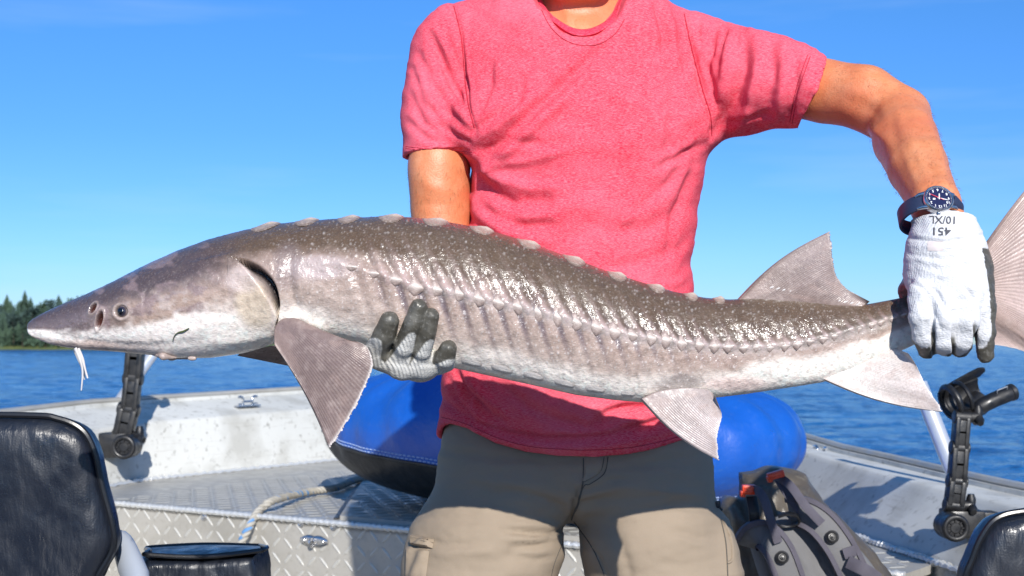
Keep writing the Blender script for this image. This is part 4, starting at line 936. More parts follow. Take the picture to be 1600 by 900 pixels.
    # eye
    c, n, _, _ = spoint(190, 486.5); mb = bmesh.new(); bmesh.ops.create_uvsphere(mb, u_segments=28, v_segments=20, radius=.0066); me = bpy.data.meshes.new('eye'); mb.to_mesh(me); mb.free()
    co = np.array([v.co for v in me.vertices]); a = co @ n / .0066; cc = np.where((a > .80)[:, None], (.004, .004, .006), np.where((a > .45)[:, None], (.035, .03, .045), (.22, .18, .18))); setcol(me, cc)
    me.vertices.foreach_set('co', (co + c - n * .0032).astype(np.float32).ravel()); me.update(); link('eye', me, M_eye, t)
    # mouth under the head: soft protruding folds
    f = Field(np.minimum(P(222, 574, 1.56), P(322, 545, 1.42)), np.maximum(P(222, 574, 1.56), P(322, 545, 1.42)), .0022)
    f.chain([P(238, 553, 1.49), P(255, 557, 1.47), P(275, 559, 1.48)], [.002, .0032, .002]); f.chain([P(240, 552, 1.5), P(268, 556, 1.51), P(298, 558, 1.49)], [.003, .0045, .003]); f.cone(P(297, 560, 1.47), P(304, 560, 1.47), .003, .0028)
    v, q = f.mesh(); m2 = mesh_np('mouth', v, q); setcol(m2, np.tile([.45, .36, .32], (len(v), 1))); link('mouth', m2, M_fin, t)
    # barbels
    for pts in ([P(118, 545, 1.48), P(124, 560, 1.475), P(129, 580, 1.475), P(127, 610, 1.475)], [P(121, 545, 1.49), P(128, 560, 1.49), P(132, 575, 1.49), P(137, 591, 1.49)], [P(117, 545, 1.51), P(123, 560, 1.512), P(130, 578, 1.515), P(132, 593, 1.515)], [P(120, 545, 1.53), P(126, 562, 1.53), P(131, 575, 1.53), P(130, 588, 1.53)]):
        MB().tube(spl(pts, 20), np.linspace(.0028, .0009, 20), 10, sq=(1, .6)).build('barbel', M_barb, t)
    # fins
    def fin(name, Bp, Ep, Yb, Ye, cols, rays=40, curl=0.0, thick=.006, bend=0.0, lead=.0025, nt_=150, nr_=70, mirror=False, raycurve=0.0):
        tt = np.linspace(0, 1, nt_); B = spl(Bp, nt_); E = spl(Ep, nt_); r = np.linspace(0, 1, nr_)
        R_, T2 = np.meshgrid(r, tt, indexing='xy')
        Pp = B[:, None, :] * (1 - R_[..., None]) + E[:, None, :] * R_[..., None]
        R_ = R_ * (1 + (.022 * (fbm(T2 * 45, T2 * 0 + len(name), 8, 3) - .5)) * R_ ** 3)
        Pp = B[:, None, :] * (1 - R_[..., None]) + E[:, None, :] * R_[..., None]
        # rays bow
        dirv = E - B; L_ = np.linalg.norm(dirv, axis=1)[:, None] + 1e-9; nrm = np.stack([-dirv[:, 1], dirv[:, 0]], 1) / L_
        Pp = Pp + nrm[:, None, :] * (raycurve * L_[:, None, :] * (np.sin(np.pi * R_) * (1 - T2))[..., None])
        Y = Yb + (Ye - Yb) * R_ + curl * np.sin(np.pi * R_ * .9) * np.sin(np.pi * T2) + bend * np.sin(T2 * 7 + R_ * 3) * R_
        X = (Pp[..., 0] - 800) / F * Y; Z = H - (Pp[..., 1] - HOR) / F * Y
        rs = np.sin((T2 + .010 * fbm(T2 * 14, R_ * 2, 5)) * rays * 1.5 * 2 * np.pi) * (.45 + .9 * fbm(T2 * 30, R_ * 6, 15)); th_ = thick * (1 - R_) ** 1.3 * .5 + .0007 + lead * np.exp(-(T2 / .05) ** 2) * (1 - R_ * .7); th_ = th_ * np.minimum(1, np.sin(np.pi * np.clip(T2, .001, .999)) * 8 + .1)
        ridge = .0003 * rs * sm(.05, .3, R_) * (1 - .5 * sm(.8, 1, R_))
        Fv = np.stack([X, Y - th_ - ridge, Z], -1); Bv = np.stack([X, Y + th_ + ridge, Z], -1)
        b0, b1, b2 = [np.array(c) for c in cols]; nz = fbm(T2 * 26, R_ * 5, 3); c = mix(np.broadcast_to(b0, R_.shape + (3,)), b1, sm(.15, .85, R_ + (nz - .5) * .3)); c = mix(c, b2, np.maximum(sm(.955, .99, R_), sm(.985, 1, T2)) * .9)
        c = c * (1 + .13 * rs[..., None] * sm(.1, .35, R_)[..., None]) * (1 + .4 * (nz - .5))[..., None]
        c = np.clip(c, .01, .85)
        n0 = nt_ * nr_; V_ = np.vstack([Fv.reshape(-1, 3), Bv.reshape(-1, 3)]); i2, j2 = np.meshgrid(np.arange(nt_ - 1), np.arange(nr_ - 1), indexing='ij'); a = i2 * nr_ + j2
        qf = np.stack([a, a + 1, a + nr_ + 1, a + nr_], -1).reshape(-1, 4); Q = [qf, qf[:, ::-1] + n0]
        e = np.arange(nt_ - 1) * nr_ + nr_ - 1; Q.append(np.stack([e, e + n0, e + nr_ + n0, e + nr_], 1)); e = np.arange(nt_ - 1) * nr_; Q.append(np.stack([e, e + nr_, e + nr_ + n0, e + n0], 1))
        for e in (np.arange(nr_ - 1), (nt_ - 1) * nr_ + np.arange(nr_ - 1)): Q.append(np.stack([e, e + n0, e + 1 + n0, e + 1], 1))
        c = mix(c, np.array([.42, .30, .26]), sm(.60, .72, fbm(T2 * 8, R_ * 6, 23)) * .35); m2 = mesh_np(name, V_, np.vstack(Q)); setcol(m2, np.vstack([c.reshape(-1, 3)] * 2)); o = link(name, m2, M_fin, t)
        bm = bmesh.new(); bm.from_mesh(m2); bmesh.ops.recalc_face_normals(bm, faces=bm.faces[:]); bm.to_mesh(m2); bm.free(); return o
    dk = [(.23, .165, .15), (.215, .155, .14), (.72, .66, .62)]; pal2 = [(.40, .33, .31), (.52, .44, .42), (.74, .70, .67)]; wh = [(.66, .60, .56), (.62, .54, .51), (.74, .70, .68)]
    PB = [(432, 543), (431, 515), (443, 499), (466, 498), (492, 512), (508, 528), (520, 534)]
    PE = [(515, 701), (528, 684), (546, 655), (563, 624), (577, 592), (583, 569), (577, 547), (565, 536), (545, 532), (524, 533)]
    fin('pectoral_fin', PB, PE, 1.445, 1.415, dk, 34, curl=-.012, thick=.016, lead=.004, raycurve=-.03)
    fin('pectoral_fin', [(372, 556), (380, 550), (400, 546), (425, 540)], [(452, 572), (470, 568), (476, 560), (470, 550)], 1.55, 1.60, dk, 20, thick=.01, nt_=50, nr_=30)
    fin('dorsal_fin', [(1150, 470), (1180, 470), (1240, 473), (1300, 478), (1350, 479)], [(1297, 361), (1300, 380), (1302, 405), (1307, 430), (1322, 450), (1340, 461), (1359, 471)], 1.508, 1.50, [(.24, .175, .155), (.31, .24, .225), (.52, .45, .42)], 36, thick=.010, bend=.004, raycurve=-.06)
    fin('anal_fin', [(1278, 590), (1300, 583), (1335, 570), (1385, 548), (1400, 545)], [(1473, 644), (1468, 632), (1452, 610), (1440, 588), (1430, 568), (1419, 552)], 1.50, 1.47, wh, 34, thick=.012, bend=.003, raycurve=.05)
    fin('pelvic_fin', [(1000, 624), (1030, 611), (1070, 606), (1100, 608), (1112, 613)], [(1124, 720), (1122, 700), (1121, 682), (1125, 664), (1128, 650), (1124, 636), (1118, 620)], 1.462, 1.44, pal2, 26, thick=.012, bend=.002, raycurve=.06)
    fin('tail_fin', [(1500, 440), (1508, 452), (1516, 470), (1520, 492)], [(1800, 110), (1730, 240), (1670, 380), (1640, 470), (1650, 540), (1640, 560), (1630, 562), (1590, 546), (1548, 538)], 1.515, 1.53, [(.42, .31, .27), (.55, .42, .38), (.68, .60, .56)], 46, thick=.014, bend=.006, nt_=260, raycurve=-.05)
    # row of small plates along the dorsal fin base
    mb = MB()
    for i in range(15):
        x = 1206 + i * 9.6; y = 449 + i * 1.9; c = P(x, y, 1.5025); mb.tube([c + [-.0024, 0, -.001], c, c + [.0024, 0, .001]], [.0006, .0013, .0006], 8)
    m3 = mb.build('fulcra_row', M_barb, t); tag(m3, kind='stuff')
fish()
def weed():
    m = MB(); pts = [spoint(x, y, .0012)[0] for x, y in ((270, 533), (273, 524), (279, 519), (287, 517), (296, 512))]
    m.tube(spl(pts, 16), [.0004, .0005, .0006, .0006, .0007, .0008, .0008, .0008, .0009, .0011, .0012, .0012, .0012, .0010, .0008, .0004], 8, sq=(1, .5)); o = m.build('weed_scrap', M_weed); origin(o)
    tag(o, 'thin dark green scrap of weed stuck on the sturgeon white cheek', 'weed')
weed()

# ------------------------------------------------------------------ the man
man = thing('person', (0.12, 2.0, 0), 'man in red heather t-shirt and khaki trousers holding a sturgeon across his body', 'person')
YB = 1.97
def person():
    # --- skin: one continuous surface
    f = Field((-.22, 1.44, .78), (.58, 2.16, 1.98), .0048)
    SHR, SHL = P(712, 78, 1.99), P(1060, 92, 1.99); EL, WL = P(1405, 184, 1.77), P(1461, 318, 1.52); ER, WR = P(688, 440, 1.93), P(655, 545, 1.62)
    f.cone(P(905, 150, 1.99), P(905, 420, 1.98), .13, .115, .04); f.cone(P(905, 420, 1.98), P(905, 590, 1.98), .115, .105, .04)
    f.cone(SHR, SHL, .052, .052, .05); f.cone(P(905, 60, 1.99), P(905, -50, 1.955), .064, .060, .05); f.cone(P(840, 40, 2.0), P(890, -10, 1.99), .03, .04, .04); f.cone(P(975, 40, 2.0), P(925, -10, 1.99), .03, .04, .04)
    f.cone(P(845, 36, 1.93), P(893, 56, 1.915), .012, .012, .03); f.cone(P(975, 36, 1.93), P(918, 56, 1.915), .012, .012, .03)
    # head
    hc = P(900, -128, 1.92); f.ell(hc + [0, .03, .03], (.078, .098, .1), .03); f.ell(hc + [0, -.02, -.035], (.062, .075, .085), .03); f.cone(hc + [-.03, -.045, -.095], hc + [.03, -.045, -.095], .026, .026, .03)
    f.cone(hc + [0, -.088, .015], hc + [0, -.112, -.022], .010, .015, .012); f.ell(hc + [0, -.083, -.062], (.026, .012, .010), .01); f.ell(hc + [0, -.08, .03], (.055, .02, .012), .02)
    for sg in (-1, 1):
        f.ell(hc + [sg * .032, -.092, .012], (.017, .014, .011), .008, sub=True); f.ell(hc + [sg * .032, -.078, .012], (.0125, .0125, .0125), .003); f.ell(hc + [sg * .078, .015, -.005], (.010, .020, .032), .008)
    # arms
    f.chain([SHR, P(696, 170, 1.97), P(688, 260, 1.955), P(689, 330, 1.95), ER], [.056, .050, .045, .0445, .041], .006)
    f.ell(P(679, 268, 1.925), (.034, .03, .052), .03); f.chain([ER, P(672, 500, 1.83), P(660, 520, 1.72), WR], [.041, .042, .034, .028], .006)
    f.chain([SHL, P(1160, 112, 1.92), P(1290, 143, 1.84), P(1350, 152, 1.80), EL], [.058, .054, .0445, .0445, .042], .006)
    f.chain([EL, P(1414, 218, 1.70), P(1434, 262, 1.61), WL, P(1472, 352, 1.50)], [.042, .0415, .0365, .0290, .0280], .006)
    v, q = f.mesh(); v = relax(v, q, 5); px, py = proj(v); n = vnorm(v, q)
    d = strokes(px, py, [([(1392, 175), (1400, 215), (1412, 250)], 9, -.003), ([(1452, 200), (1470, 250), (1478, 300)], 8, .002), ([(1405, 230), (1425, 270), (1440, 300)], 10, .0016), ([(652, 262), (668, 290), (700, 300), (722, 296)], 12, .003), ([(655, 320), (700, 318)], 8, -.0016), ([(1330, 195), (1370, 208), (1392, 226)], 8, .0025), ([(1340, 112), (1380, 128), (1410, 150)], 9, .003), ([(1310, 150), (1360, 170), (1385, 195)], 12, -.003), ([(1400, 215), (1420, 255), (1436, 296)], 5, .0016), ([(1428, 200), (1448, 245), (1462, 290)], 7, -.0018), ([(1440, 170), (1462, 215), (1474, 262)], 8, .0025), ([(1404, 160), (1420, 178), (1414, 198)], 8, -.002), ([(893, 30), (900, 52)], 5, -.004), ([(880, 10), (893, 40)], 6, .003)])
    v = v + n * d[:, None]; link('body', mesh_np('body', v, q), M_skin, man)
    mb = MB(); rh = np.random.default_rng(5); cand = np.where(((px > 1300) & (py < 318) | ((px > 635) & (px < 740) & (py > 255) & (py < 345))) & (n[:, 1] < .35))[0]
    for i in rh.choice(cand, 1500):
        ax_ = (WL - EL) if py[i] > 200 and px[i] > 1380 else ((EL - SHL) if px[i] > 1200 else (ER - SHR)); ax_ = ax_ / np.linalg.norm(ax_) + rh.normal(0, .35, 3) * .8; tn = ax_ - n[i] * (ax_ @ n[i]); tn /= np.linalg.norm(tn); L_ = rh.uniform(.005, .011)
        p0 = v[i] + rh.normal(0, .0015, 3); s_ = np.cross(tn, n[i]) * .00016; p1 = p0 + tn * L_ * .5 + n[i] * .0022; p2 = p0 + tn * L_ + n[i] * .0026
        mb.add([p0 - s_, p0 + s_, p1 + s_ * .8, p1 - s_ * .8, p2], [(0, 1, 2, 3), (3, 2, 4)])
    tag(mb.build('arm_hair', M_armhair, man, False), kind='stuff')
    hf = Field(hc - .16, hc + .17, .006); hf.ell(hc + [0, .038, .045], (.083, .1, .096), .01); hf.ell(hc + [0, -.075, -.03], (.075, .1, .1), .02, sub=True)
    v, q = hf.mesh(); v += vnorm(v, q) * ((fbm(v[:, 0] * 120, v[:, 2] * 60 + v[:, 1] * 60, 3) - .5) * .012)[:, None]; link('hair', mesh_np('hair', v, q), M_hair, man)

    # --- shirt
    R = .0036; f = Field((-.20, 1.70, .86), (.50, 2.16, 1.66), R)
    rows = [(-80, 850, 960, .06), (-45, 830, 985, .075), (-15, 790, 1018, .095), (5, 752, 1040, .112), (40, 722, 1075, .122), (100, 712, 1097, .130), (200, 736, 1104, .135), (300, 732, 1090, .134), (400, 722, 1081, .130), (455, 714, 1077, .128), (520, 700, 1080, .128), (600, 690, 1092, .134), (660, 683, 1108, .140), (740, 679, 1120, .140)]
    rz = np.array([H - (r[0] - HOR) / F * YB for r in rows])[::-1]; L_ = np.array([(r[1] - 800) / F * YB for r in rows])[::-1]; R_ = np.array([(r[2] - 800) / F * YB for r in rows])[::-1]; D_ = np.array([r[3] for r in rows])[::-1]
    z = f.ax[2]; l = np.interp(z, rz, L_); r = np.interp(z, rz, R_); dp = np.interp(z, rz, D_)
    ker = np.ones(15) / 15
    l, r, dp = [np.convolve(np.pad(a, 7, mode='edge'), ker, 'valid') for a in (l, r, dp)]
    cx = ((l + r) / 2)[None, None, :]; hx = ((r - l) / 2)[None, None, :]; hy = dp[None, None, :]; X = f.ax[0][:, None, None]; Y = f.ax[1][None, :, None]; Z = z[None, None, :]
    yc = YB + .012
    e = (np.abs((X - cx) / hx) ** 2.4 + np.abs((Y - yc) / hy) ** 2.4) ** (1 / 2.4); f.f = ((e - 1) * np.minimum(hx, hy)).astype(np.float32); f.f = np.maximum(f.f, Z - (H - (-75 - HOR) / F * YB))
    # pectorals and shoulder blades of fullness
    f.ell(P(805, 190, 1.90), (.085, .05, .06), .05); f.ell(P(1005, 190, 1.90), (.085, .05, .06), .05); f.ell(P(890, 560, 1.90), (.14, .06, .10), .05)
    T0 = f.f.copy()
    # sleeves
    f.chain([P(735, 60, YB + .01), P(712, 78, YB)], [.056, .062], .045); f.chain([P(712, 78, YB), P(692, 160, YB - .01), P(684, 262, YB - .025)], [.066, .0600, .0565], .012)
    f.chain([P(1040, 68, YB), P(1085, 95, YB - .005), P(1130, 118, YB - .02), P(1180, 124, 1.90), P(1225, 133, 1.87), P(1290, 150, 1.83)], [.060, .070, .0745, .0695, .060, .0510], .012)
    f.cone(P(1085, 190, 1.96), P(1150, 165, 1.92), .026, .03, .06)
    # outer skin kept for hollowing
    def plane(p, nrm): return (X - p[0]) * nrm[0] + (Y - p[1]) * nrm[1] + (Z - p[2]) * nrm[2]
    # sleeve mouths
    pR = P(686, 246, YB - .02); f.f = np.where((X < P(738, 0, YB)[0]) & (Z < pR[2] + .05), np.maximum(f.f, -plane(pR, (-.03, .05, 1))), f.f)
    a = P(1271, 145, 1.84); dn = P(1210, 132, 1.87) - P(1290, 150, 1.83); dn /= np.linalg.norm(dn); dn = np.array([-.93, .10, .34]); dn /= np.linalg.norm(dn); f.f = np.where(X > P(1180, 0, 1.9)[0], np.maximum(f.f, -plane(a, dn)), f.f)
    hh_ = np.maximum(.012 - np.abs(f.f - T0), 0) / .012; f.f = (np.minimum(f.f, T0) - hh_ * hh_ * .003).astype(np.float32)
    f.cone(P(686, 262, YB - .02), P(690, 200, YB - .015), .049, .045, .004, sub=True); f.cone(P(1296, 148, 1.835), P(1225, 132, 1.87), .0455, .045, .004, sub=True)
    # hem
    hp = np.array([(640, 655), (664, 661), (700, 667), (727, 672), (774, 694), (825, 708), (880, 713), (926, 714), (965, 712), (999, 708), (1040, 699), (1078, 688), (1120, 676), (1150, 672)], float); xs = X[:, 0, 0]; ypx = np.interp(800 + F * xs / 1.86, hp[:, 0], hp[:, 1]); hz = H - (ypx - HOR) / F * 1.85
    backz = H - (690 - HOR) / F * YB; wgt = sm(1.90, 2.02, f.ax[1])[None, :]; hz2 = hz[:, None] * (1 - wgt) + backz * wgt
    f.f = np.maximum(f.f, hz2[:, :, None] - Z).astype(np.float32)
    ins = ((np.abs((X - cx) / (hx - .009)) ** 2.4 + np.abs((Y - yc) / (hy - .009)) ** 2.4) ** (1 / 2.4) - 1) * np.minimum(hx, hy); m = Z < hz2[:, :, None] + .05; f.f = np.where(m, np.maximum(f.f, -ins), f.f).astype(np.float32)
    # neck opening: a slanted bore
    f.cone(P(909, -26, 1.82), P(909, -80, 2.04), .0745, .0745, .004, sub=True)
    v, q = f.mesh(); v = relax(v, q, 3, .6); n = vnorm(v, q)
    # one subdivision level for the folds
    px, py = proj(v); fr = sm(.25, -.15, n[:, 1])
    S = [([(742, 258), (800, 205), (870, 140), (938, 76)], 9, -.0075), ([(750, 275), (805, 225), (875, 160), (935, 100)], 8, .004),
         ([(735, 195), (752, 170), (765, 130), (770, 100)], 6, -.004), ([(738, 205), (775, 180), (806, 165), (816, 118)], 6, -.004), ([(812, 165), (820, 120)], 4, -.003),
         ([(736, 262), (752, 292), (800, 318), (856, 316)], 13, -.009), ([(738, 245), (770, 275), (830, 295), (880, 290)], 9, .005), ([(736, 300), (770, 335), (820, 352), (870, 350)], 9, -.005), ([(740, 330), (790, 365), (850, 378)], 9, .004), ([(735, 345), (775, 380), (830, 400)], 8, -.004),
         ([(750, 235), (800, 222), (860, 225)], 8, -.004), ([(760, 262), (830, 250), (900, 232)], 7, .003), ([(742, 222), (790, 190), (835, 150)], 6, .004), ([(900, 345), (960, 362), (1020, 350), (1075, 320)], 12, -.003), ([(860, 400), (930, 420), (1010, 410), (1070, 380)], 12, -.003),
         ([(1027, 5), (1034, 40), (1042, 80)], 7, -.005), ([(1042, 10), (1052, 60), (1062, 120)], 7, .004), ([(1010, 20), (1012, 80), (1002, 140)], 8, -.003), ([(985, 50), (975, 130), (950, 200)], 9, -.003), ([(1060, 100), (1052, 180), (1040, 260)], 9, -.003), ([(1090, 235), (1072, 290), (1052, 350), (1045, 400)], 8, -.005), ([(1080, 240), (1040, 290), (990, 330)], 8, -.003), ([(1100, 225), (1065, 245), (1020, 262)], 7, -.004),
         ([(1069, 20), (1082, 80), (1098, 140), (1112, 185), (1113, 218)], 3.6, -.004), ([(1076, 20), (1090, 80), (1106, 140), (1118, 185)], 4, .002), ([(709, 8), (720, 55), (725, 110), (731, 160), (742, 205)], 3.6, -.005), ([(716, 8), (727, 55), (733, 110), (740, 160)], 4, .002),
         ([(1162, 62), (1160, 110), (1146, 160), (1120, 205)], 11, -.011), ([(1185, 60), (1182, 120), (1168, 175), (1150, 198)], 9, .006), ([(1140, 45), (1136, 90), (1125, 150)], 8, .005), ([(1118, 34), (1112, 75), (1104, 110)], 6, -.006), ([(1100, 25), (1098, 60)], 5, .004), ([(1135, 42), (1128, 78)], 5, -.004), ([(1152, 48), (1148, 76)], 4, -.003), ([(1205, 70), (1208, 120), (1196, 180)], 8, -.004), ([(1222, 78), (1222, 140), (1215, 190)], 8, .003), ([(1245, 88), (1242, 140), (1228, 190)], 7, -.003), ([(1130, 200), (1160, 185), (1200, 180)], 6, -.004), ([(1085, 60), (1110, 100), (1125, 140)], 7, .003),
         ([(1262, 84), (1244, 140), (1233, 192)], 2.6, -.0016),
         ([(672, 55), (690, 95), (712, 140), (732, 180)], 6, -.006), ([(680, 45), (702, 85), (720, 125)], 5, .004), ([(657, 85), (672, 130), (700, 175), (733, 205)], 7, -.006), ([(648, 110), (662, 160), (690, 195), (730, 222)], 6, -.005), ([(662, 105), (682, 150), (708, 185)], 5, .004), ([(645, 150), (660, 190), (700, 220)], 6, -.0035), ([(652, 135), (672, 178), (712, 210)], 5, .003), ([(700, 60), (716, 110), (728, 150)], 5, -.004), ([(640, 190), (665, 215), (720, 234)], 6, -.003),
         ([(633, 228), (680, 233), (740, 237)], 2.4, -.0018),
         ([(688, 622), (715, 645), (751, 666), (800, 680), (846, 686), (900, 685), (945, 681), (1001, 667), (1046, 651), (1080, 628)], 6, -.006), ([(690, 640), (740, 668), (800, 692), (870, 700), (950, 698), (1030, 680), (1080, 660)], 7, .004), ([(713, 575), (728, 609), (762, 647), (790, 665)], 8, -.006), ([(725, 578), (745, 612), (790, 645)], 8, .005), ([(705, 590), (712, 620), (735, 650)], 5, -.005), ([(780, 600), (830, 640), (900, 660)], 9, -.004), ([(933, 660), (950, 645), (975, 636), (1020, 636)], 6, -.006), ([(930, 640), (960, 628), (1020, 622)], 7, .005), ([(960, 660), (1010, 652), (1060, 632)], 6, .004), ([(850, 655), (920, 668), (980, 655)], 8, -.004),
         ([(852, 12), (866, 38), (885, 56), (909, 66), (940, 62), (965, 46), (981, 22)], 2.6, -.0022), ([(860, 60), (880, 90), (890, 130)], 10, -.002), ([(1080, 420), (1060, 440), (1030, 450)], 7, .003), ([(735, 60), (742, 100), (748, 150)], 9, .002), ([(1000, 100), (1025, 150), (1030, 220)], 12, .003), ([(770, 340), (810, 345), (860, 335)], 7, .003)]
    d = strokes(px, py, S) * fr * 1.8
    d += (fbm(px / 60, py / 46, 3) - .5) * .015 * fr + (fbm((px + py * .6) / 16, (py - px * .2) / 34, 13, 3) - .5) * .0042 * fr
    v = v + n * d[:, None]; v = relax(v, q, 1, .35)
    m = mesh_np('shirt', v, q); col = np.tile(np.array([.66, .035, .085]), (len(v), 1)); px2, py2 = proj(v)
    link('shirt', m, M_shirt, man)
    setcol(m, col)
    bv = BVHTree.FromPolygons([Vector(a) for a in v], [tuple(map(int, a)) for a in q])
    # ribbed collar laid round the opening
    ring = []
    for a in np.linspace(0, 2 * np.pi, 72, endpoint=False):
        s_, c_ = math.sin(a), math.cos(a); x = P(909, 0, 1.88)[0] + .070 * s_; yy = 1.945 - .085 * c_; zf = P(909, 44, 1.86)[2]; zb = P(909, -60, 2.02)[2]; wv_ = (1 - c_) / 2; ring.append((x, yy, zf + (zb - zf) * wv_ ** .85))
    ring = np.array(ring); k3 = np.array([bv.find_nearest(Vector(p))[0][:] for p in ring]); V = []; n_ = len(ring)
    for _ in range(14): k3 = (np.roll(k3, 1, 0) + 2 * k3 + np.roll(k3, -1, 0)) / 4
    ring = k3; cen = ring.mean(0)
    O = ring - cen; O[:, 2] = 0; O /= np.linalg.norm(O, axis=1)[:, None]; QN = [bv.find_nearest(Vector(p + o * .014 + [0, 0, -.014])) for p, o in zip(ring, O)]
    Q_ = np.array([h_[0][:] for h_ in QN]); NN = np.array([h_[1][:] for h_ in QN]); NN = np.where((NN * (O + [0, 0, .3])).sum(1)[:, None] > 0, NN, -NN); DN = Q_ - ring
    for _ in range(14): NN = (np.roll(NN, 1, 0) + 2 * NN + np.roll(NN, -1, 0)) / 4; DN = (np.roll(DN, 1, 0) + 2 * DN + np.roll(DN, -1, 0)) / 4
    NN /= np.linalg.norm(NN, axis=1)[:, None]; DN /= np.linalg.norm(DN, axis=1)[:, None]
    for p, nn, dn in zip(ring, NN, DN):
        p = p + nn * .0022 - dn * .005
        for a_, b_ in ((0, -.004), (0, .0025), (.25, .0048), (.75, .0048), (1, .0028), (1, -.004)): V.append(p + dn * a_ * .0190 + nn * b_)
    Fc = [(i * 6 + j, i * 6 + (j + 1) % 6, ((i + 1) % n_) * 6 + (j + 1) % 6, ((i + 1) % n_) * 6 + j) for i in range(n_) for j in range(6)]
    MB().add(V, Fc).build('collar', M_rib, man)

    # --- trousers
    YT = 1.965; f = Field((-.22, 1.72, .02), (.42, 2.18, 1.0), .0048)
    def leg(pts): f.chain([P(a, b, y) for a, b, y, _ in pts], [r_ for *_, r_ in pts], .008)
    f.ell(P(897, 725, 1.975), (.205, .118, .090), .02); f.ell(P(800, 745, 1.975), (.108, .117, .10), .02); f.ell(P(998, 745, 1.975), (.108, .117, .10), .02); f.cone(P(800, 680, 1.975), P(995, 680, 1.975), .102, .102, .02)
    leg([(786, 770, 1.97, .103), (763, 850, 1.95, .1125), (750, 920, 1.94, .111), (752, 1080, 1.95, .090), (745, 1250, 1.97, .080), (738, 1560, 1.99, .085)])
    leg([(1008, 770, 1.97, .104), (1018, 850, 1.955, .1095), (1033, 920, 1.95, .110), (1062, 1080, 1.95, .090), (1075, 1250, 1.97, .080), (1085, 1560, 1.99, .085)])
    for a, b, e_ in ((646, 872, 0), (1140, 868, 1)):
        c = P(a, b, 1.95); f.ell(c + [.014 if not e_ else -.014, 0, -.03], (.032, .062, .085), .02)
    # waist trimmed just above the shirt hem
    X = f.ax[0][:, None, None]; Y = f.ax[1][None, :, None]; Z = f.ax[2][None, None, :]; f.f = np.maximum(f.f, Z - (H - (648 - HOR) / F * YB)); f.f = np.maximum(f.f, .05 - Z).astype(np.float32)
    v, q = f.mesh(); v = relax(v, q, 3, .6); n = vnorm(v, q); px, py = proj(v); fr = sm(.3, -.1, n[:, 1])
    S = [([(893, 812), (880, 828), (860, 836), (830, 834), (785, 828)], 5, -.005), ([(870, 820), (840, 820), (800, 818)], 5, .003), ([(870, 845), (840, 852), (800, 855)], 5, -.0045), ([(872, 836), (840, 842), (790, 843)], 5, .003), ([(868, 868), (840, 873), (810, 872)], 5, -.003),
         ([(893, 812), (870, 790), (840, 775), (790, 765)], 8, -.0035), ([(893, 815), (905, 790), (960, 775), (1040, 772)], 8, -.0035), ([(960, 775), (1030, 768), (1100, 775)], 7, .003), ([(905, 760), (895, 790), (893, 812)], 3, -.006), ([(898, 820), (935, 870), (950, 905)], 2.5, -.002), ([(900, 840), (905, 900)], 9, -.004), ([(690, 700), (760, 715), (850, 720)], 8, -.0025), ([(930, 735), (1000, 728), (1090, 715)], 8, -.0025), ([(680, 760), (740, 750), (800, 752)], 8, .002), ([(650, 800), (700, 812), (760, 812)], 8, -.002), ([(660, 870), (720, 860), (790, 862)], 8, .002), ([(1050, 830), (1090, 840), (1120, 838)], 7, -.002), ([(990, 800), (1050, 790), (1110, 795)], 7, -.003), ([(960, 830), (980, 880), (985, 910)], 8, -.002), ([(905, 770), (960, 750), (1000, 748)], 6, -.003), ([(668, 840), (690, 850), (730, 852)], 5, -.002)]
    d = strokes(px, py, S) * fr * 1.7 + (fbm(px / 80, py / 28, 7) - .5) * .009 * fr + (fbm(px / 26, py / 10, 17, 3) - .5) * .0022 * fr
    v = v + n * d[:, None]; m = mesh_np('trousers', v, q); link('trousers', m, M_pants, man)
    bt = BVHTree.FromPolygons([Vector(a) for a in v], [tuple(map(int, a)) for a in q])
    def onto(bvh, a, b, lift=.001, Y0=1.2):
        d_ = Vector(P(a, b, 3.0)) - Vector((0, 0, H)); h = bvh.ray_cast(Vector((0, 0, H)), d_.normalized()); 
        if h[0] is None: return P(a, b, 1.9)
        n__ = h[1] if h[1].y < 0 else -h[1]; return np.array(h[0] + n__ * lift)
    # fly placket, stitch lines, pocket edges
    def line(name, pts, r_, mt, lift=.0006, bvh=bt, n_=40): c = spl(pts, n_); MB().tube([onto(bvh, x, y, lift) for x, y in c], r_, 6).build(name, mt, man)
    fly = [(912, 716), (912, 745), (908, 765), (900, 790)]
    V = []; a = spl([(911, 712), (911, 740), (909, 752)], 14); b = spl([(944, 712), (938, 738), (914, 752)], 14)
    for i in range(14):
        for j in range(8): p = a[i] * (1 - j / 7) + b[i] * j / 7; V.append(onto(bt, p[0], p[1], .0036 if 0 < j < 7 else .0004))
    MB().add(V, [(i * 8 + j, i * 8 + j + 1, (i + 1) * 8 + j + 1, (i + 1) * 8 + j) for i in range(13) for j in range(7)]).build('fly_placket', M_pants, man)
    line('seam_stitch', [(944, 714), (938, 736), (918, 750), (910, 753)], .0006, M_stitch); line('seam_stitch', [(950, 714), (944, 740), (922, 756), (912, 760), (903, 790), (896, 806)], .0006, M_stitch)
    line('seam_stitch', [(912, 716), (911, 752), (904, 782), (893, 812)], .0011, M_stitch); line('seam_stitch', [(897, 815), (925, 855), (945, 900), (960, 940)], .0006, M_stitch); line('seam_stitch', [(878, 850), (866, 880), (860, 905)], .0006, M_stitch)
